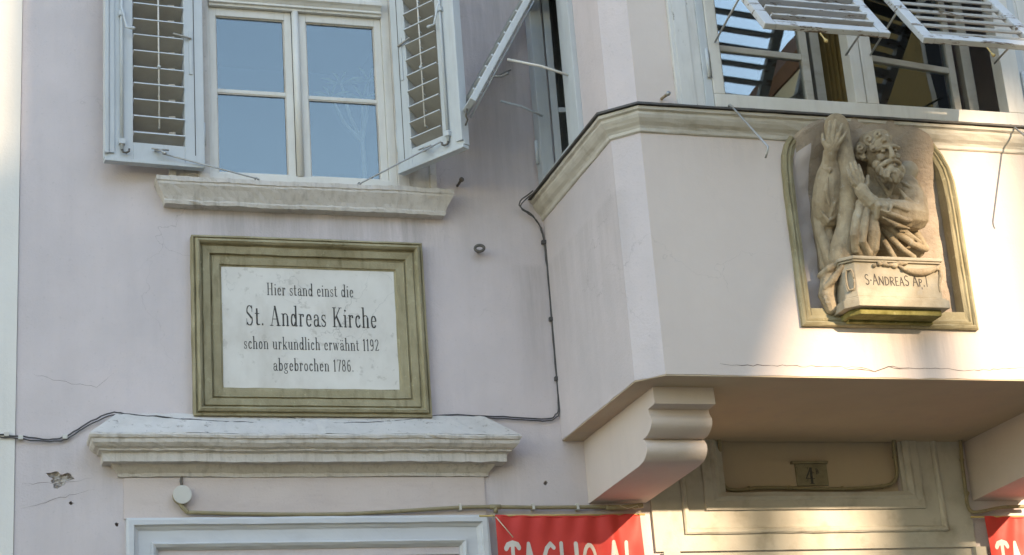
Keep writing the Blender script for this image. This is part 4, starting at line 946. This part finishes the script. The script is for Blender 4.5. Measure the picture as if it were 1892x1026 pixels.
for a, b, y in ((1384, 903, .008), (1458, 902, .008), (1556, 903, .008), (1630, 899, .008), (1653, 845, -.01), (1715, 805, -.05), (1777, 850, -.05), (1787, 912, -.05), (1310, 804, -.045)):
    p = W(a, b, y); put('pipe_clip', MB().ell(p, (.014, .015, .014), None, 10, 6), MT['conduit'], c2)
eb = thing('eye_bolt', 'iron eye bolt screwed into the lilac wall right of the plaque', 'eye bolt', W(883, 464, 0))
c = W(886, 459, -.05)
put('shank', MB().tube([W(883, 465, .0), c+Vector((-.004, .012, -.014))], .011, 8), MT['iron'], eb)
put('ring', MB().tube([c+Vector((.024*math.cos(t), -.006*math.cos(t), .018*math.sin(t))) for t in [2*math.pi*i/18 for i in range(20)]], .0085, 8), MT['iron'], eb)
def peg(px, py, ln, label, r=.012):
    a = W(px, py, 0); t = thing('wall_peg', label, 'peg', a)
    tip = a+Vector((.006, -ln, .01)); put('shank', MB().tube([a, tip], r*.62, 8), MT['iron'], t); put('knob', MB().ell(tip, r*1.15), MT['iron'], t)
peg(845, 344, .07, 'round headed iron peg on the wall right of the window sill')
a = W(1222, 183, YF); t = thing('wall_pin', 'rusty iron pin sticking out of the bay wall beside the window', 'peg', a)
tip = a+Vector((.0, -.085, -.012)); put('shank', MB().tube([a, tip], .0075, 8), MT['statue_stone'], t); put('head', MB().tube([tip, tip+Vector((0, -.01, 0))], .012, 10), MT['zinc'], t)
# house number
hp = thing('number_plate', 'small bronze house number plate reading 4B in the overdoor recess', 'sign', W(1500, 898, .03))
a = W(1468, 858, .03); b = W(1531, 899, .03)
put('plate', B((a.x, .022, b.z+.004), (b.x, .0355, a.z)), MT['plate'], hp, bevel=.003)
put('hood', B((a.x-.025, .006, a.z), (b.x+.006, .0355, a.z+.014)), MT['plate'], hp, bevel=.003)
put('numeral', lettering('4', G, lambda x, z, l: (a.x+.050+x, .0216-l, b.z+.014+z), .060, .098, weight=.95), MT['ink'], hp, fix=False)
put('numeral', lettering('B', G, lambda x, z, l: (a.x+.118+x, .0216-l, b.z+.068+z), .020, .034), MT['ink'], hp, fix=False)

# ------------------------------------------------------------------ things behind the glass
cu = thing('curtain', 'ochre curtain inside the open bay window by the mullion', 'curtain', (4.55, -.75, 5.42))
m = MB(); V = []; nn = 40
for j in (0, 1):
    for i in range(nn+1): V.append((4.58+.22*i/nn, -.86+.022*math.sin(i*1.1)+.01*math.sin(i*2.3), 5.425 if j == 0 else 7.4))
m.add(V, [(i, i+1, nn+2+i, nn+1+i) for i in range(nn)], True); n0 = len(V)
m.add([(x, y+.004, z) for x, y, z in V], [(i, nn+1+i, nn+2+i, i+1) for i in range(nn)], True)
put('cloth', m, MT['curtain'], cu, fix=False)
pl = thing('house_plant', 'pale branched house plant standing behind the right window pane', 'plant', (2.22, .16, 5.2))
m = MB(); b0 = Vector((2.22, .16, 5.30)); m.tube([b0, b0+Vector((0, 0, .42)), b0+Vector((-.01, 0, .55))], [.014, .013, .012], 8)
tips = []
for dx, dz in ((-.10, .52), (.06, .56), (-.16, .40), (.02, .40)):
    s = b0+Vector((-.005, 0, .48)); e = s+Vector((dx, .02, dz*.7)); m.tube([s, (s+e)/2+Vector((dx*.1, 0, -.02)), e], [.012, .010, .007], 8); tips.append(e)
put('stem', m, MT['bark'], pl)
for e in tips:
    m = MB()
    for i in range(9):
        a = i*2.4; d = Vector((math.cos(a), math.sin(a)*.6, .5)).normalized(); w = d.cross(Vector((0, 0, 1))).normalized()*.008; l = random.uniform(.10, .16)
        m.add([e-w, e+w, e+d*l*.6+w-Vector((0, 0, .01)), e+d*l-Vector((0, 0, .04)), e+d*l*.6-w-Vector((0, 0, .01))], [(0, 1, 2, 3, 4)])
    put('leaf_tuft', m, MT['leaf'], pl, fix=False)
put('pot', MB().loft([[Vector((2.22+r*math.cos(k*.524), .16+r*math.sin(k*.524), z)) for k in range(12)] for r, z in ((.07, 5.20), (.09, 5.32), (.095, 5.32))]), MT['roof'], pl)

# ------------------------------------------------------------------ houses across the square (they shade this front and show in the panes)
def far_house(name, label, x0, x1, y, outline, block_h, wallmat, wins, depth=9., extra=()):
    t = thing(name, label, 'building', ((x0+x1)/2, y, 0))
    lps = [outline] + [rect(*w) for w in wins if w] + list(extra)
    put('facade', fill2d('facade', lps, .45, y-.45), wallmat, t)
    put('body', B((x0+.02, y-depth, 0), (x1-.02, y-.452, block_h-.3)), wallmat, t)
    put('roof', MB().prism([(y-depth-.3, block_h-.3), (y-.46, block_h-.3), (y-.46, block_h-.2), (y-depth/2, block_h+.5), (y-depth-.3, block_h-.2)], lambda a, b, s: (s, a, b), x0, x1), MT['roof'], t)
    for w in wins:
        if not w: continue
        wn_ = put('window', (lambda q: (q.box((w[0]+.001, y-.20, w[1]+.001), (w[0]+.07, y-.12, w[3]-.001)), q.box((w[2]-.07, y-.20, w[1]+.001), (w[2]-.001, y-.12, w[3]-.001)), q.box((w[0]+.07, y-.20, w[1]+.001), (w[2]-.07, y-.12, w[1]+.07)), q.box((w[0]+.07, y-.20, w[3]-.07), (w[2]-.07, y-.12, w[3]-.001)), q.box(((w[0]+w[2])/2-.03, y-.2, w[1]+.07), ((w[0]+w[2])/2+.03, y-.12, w[3]-.07)))[0])(MB()), MT['paint_white'], t)
        put('pane', B((w[0]+.05, y-.17, w[1]+.05), (w[2]-.05, y-.16, w[3]-.05)), MT['pane_old'], wn_)
        put('backing', B((w[0]+.0, y-.44, w[1]+.0), (w[2]-.0, y-.40, w[3]-.0)), MT['room_dark'], wn_)
    return t
def grid(x0, n, dx, zs, w=1.1, h=1.7): return [(x0+i*dx, z, x0+i*dx+w, z+h) for i in range(n) for z in zs]
YO = -30.
hA = far_house('sun_notch_house', 'cream house across the square behind the viewer, parapet raised and notched to shape the sunlight', -14, 14.25, YO,
     [(-14, 0), (14.25, 0), (14.25, 17.6), (11.46, 17.6), (11.46, 15.15), (10.75, 15.15), (10.75, 17.9), (-14, 17.9)], 12.3, MT['cream_wall'], grid(-12.6, 10, 2.6, (1.0, 4.6, 8.2)))  # unseen parapet outline, shaped to shade the front and light the left strip
hB = far_house('sun_gap_house', 'ochre house across the square, parapet opening made up to let the sun patches through', 14.27, 18.3, YO,
     [(14.27, 0), (18.3, 0), (18.3, 12.75), (16.78, 12.75), (16.78, 17.6), (14.27, 17.6)], 12.4, MT['ochre'], grid(15.1, 1, 2.4, (1.0, 4.6, 8.2)),
     extra=[[(14.42, 12.9), (16.20, 12.9), (16.24, 15.0), (15.85, 14.82), (15.62, 14.55), (15.48, 14.15), (15.2, 13.95), (14.95, 13.84), (14.74, 13.65), (14.63, 13.40), (14.50, 13.12)]])  # made-up opening and pier, shaped to cast the sun patches on the bay
put('shade_post', B((15.60, YO-1.1, 12.0), (15.84, YO-.7, 13.95)), MT['ochre'], hB, bevel=.02)  # unseen post added to block sun and cast the dim band
hC = far_house('yellow_house', 'tall yellow gabled house across the square to the right behind the viewer', 18.3, 31.5, YO+1,
     [(18.3, 0), (31.5, 0), (31.5, 20.2), (27.2, 24.6), (22.9, 19.4), (22.9, 16.5), (18.3, 16.5)], 12.3, MT['yellow'], grid(19.6, 4, 2.7, (1.0, 4.6, 8.2, 11.8)))
put('verge', MB().prism([(22.4, 18.9), (22.35, 19.25), (27.2, 25.1), (31.9, 20.4), (31.8, 20.05), (27.2, 24.65)], lambda a, b, t: (a, t, b), YO+.3, YO+1.5), MT['roof'], hC)
put('verge_cornice', MB().prism([(22.85, 18.8), (22.85, 19.3), (27.2, 24.55), (27.2, 24.0)], lambda a, b, t: (a, t, b), YO+1.001, YO+1.3), MT['cream_wall'], hC)
# yellow house closing the square on the right
hD = thing('corner_house', 'yellow house with deep eaves closing the square on the far right', 'building', (18, -8, 0))
put('wall', B((15.5, -13.6, 0), (25, -1.6, 14.4)), MT['yellow'], hD)
put('roof', MB().prism([(14.9, 14.41), (25.5, 14.41), (25.5, 14.6), (20.2, 17.2), (14.9, 14.6)], lambda a, b, t: (a, t, b), -14.1, -1.2), MT['roof'], hD)
put('eaves_cornice', MB().prism([(15.1, 14.405), (15.49, 14.405), (15.49, 13.8), (15.35, 13.9)], lambda a, b, t: (a, t, b), -13.8, -1.4), MT['cream_wall'], hD)
for yy in (-12.4, -9.6, -6.8, -4.0):
    for zz in (4.2, 7.6, 11.0):
        w_ = put('window', B((15.46, yy, zz), (15.498, yy+1.1, zz+1.8)), MT['paint_white'], hD)
        put('pane', B((15.44, yy+.1, zz+.1), (15.459, yy+1.0, zz+1.7)), MT['room_dark'], w_)
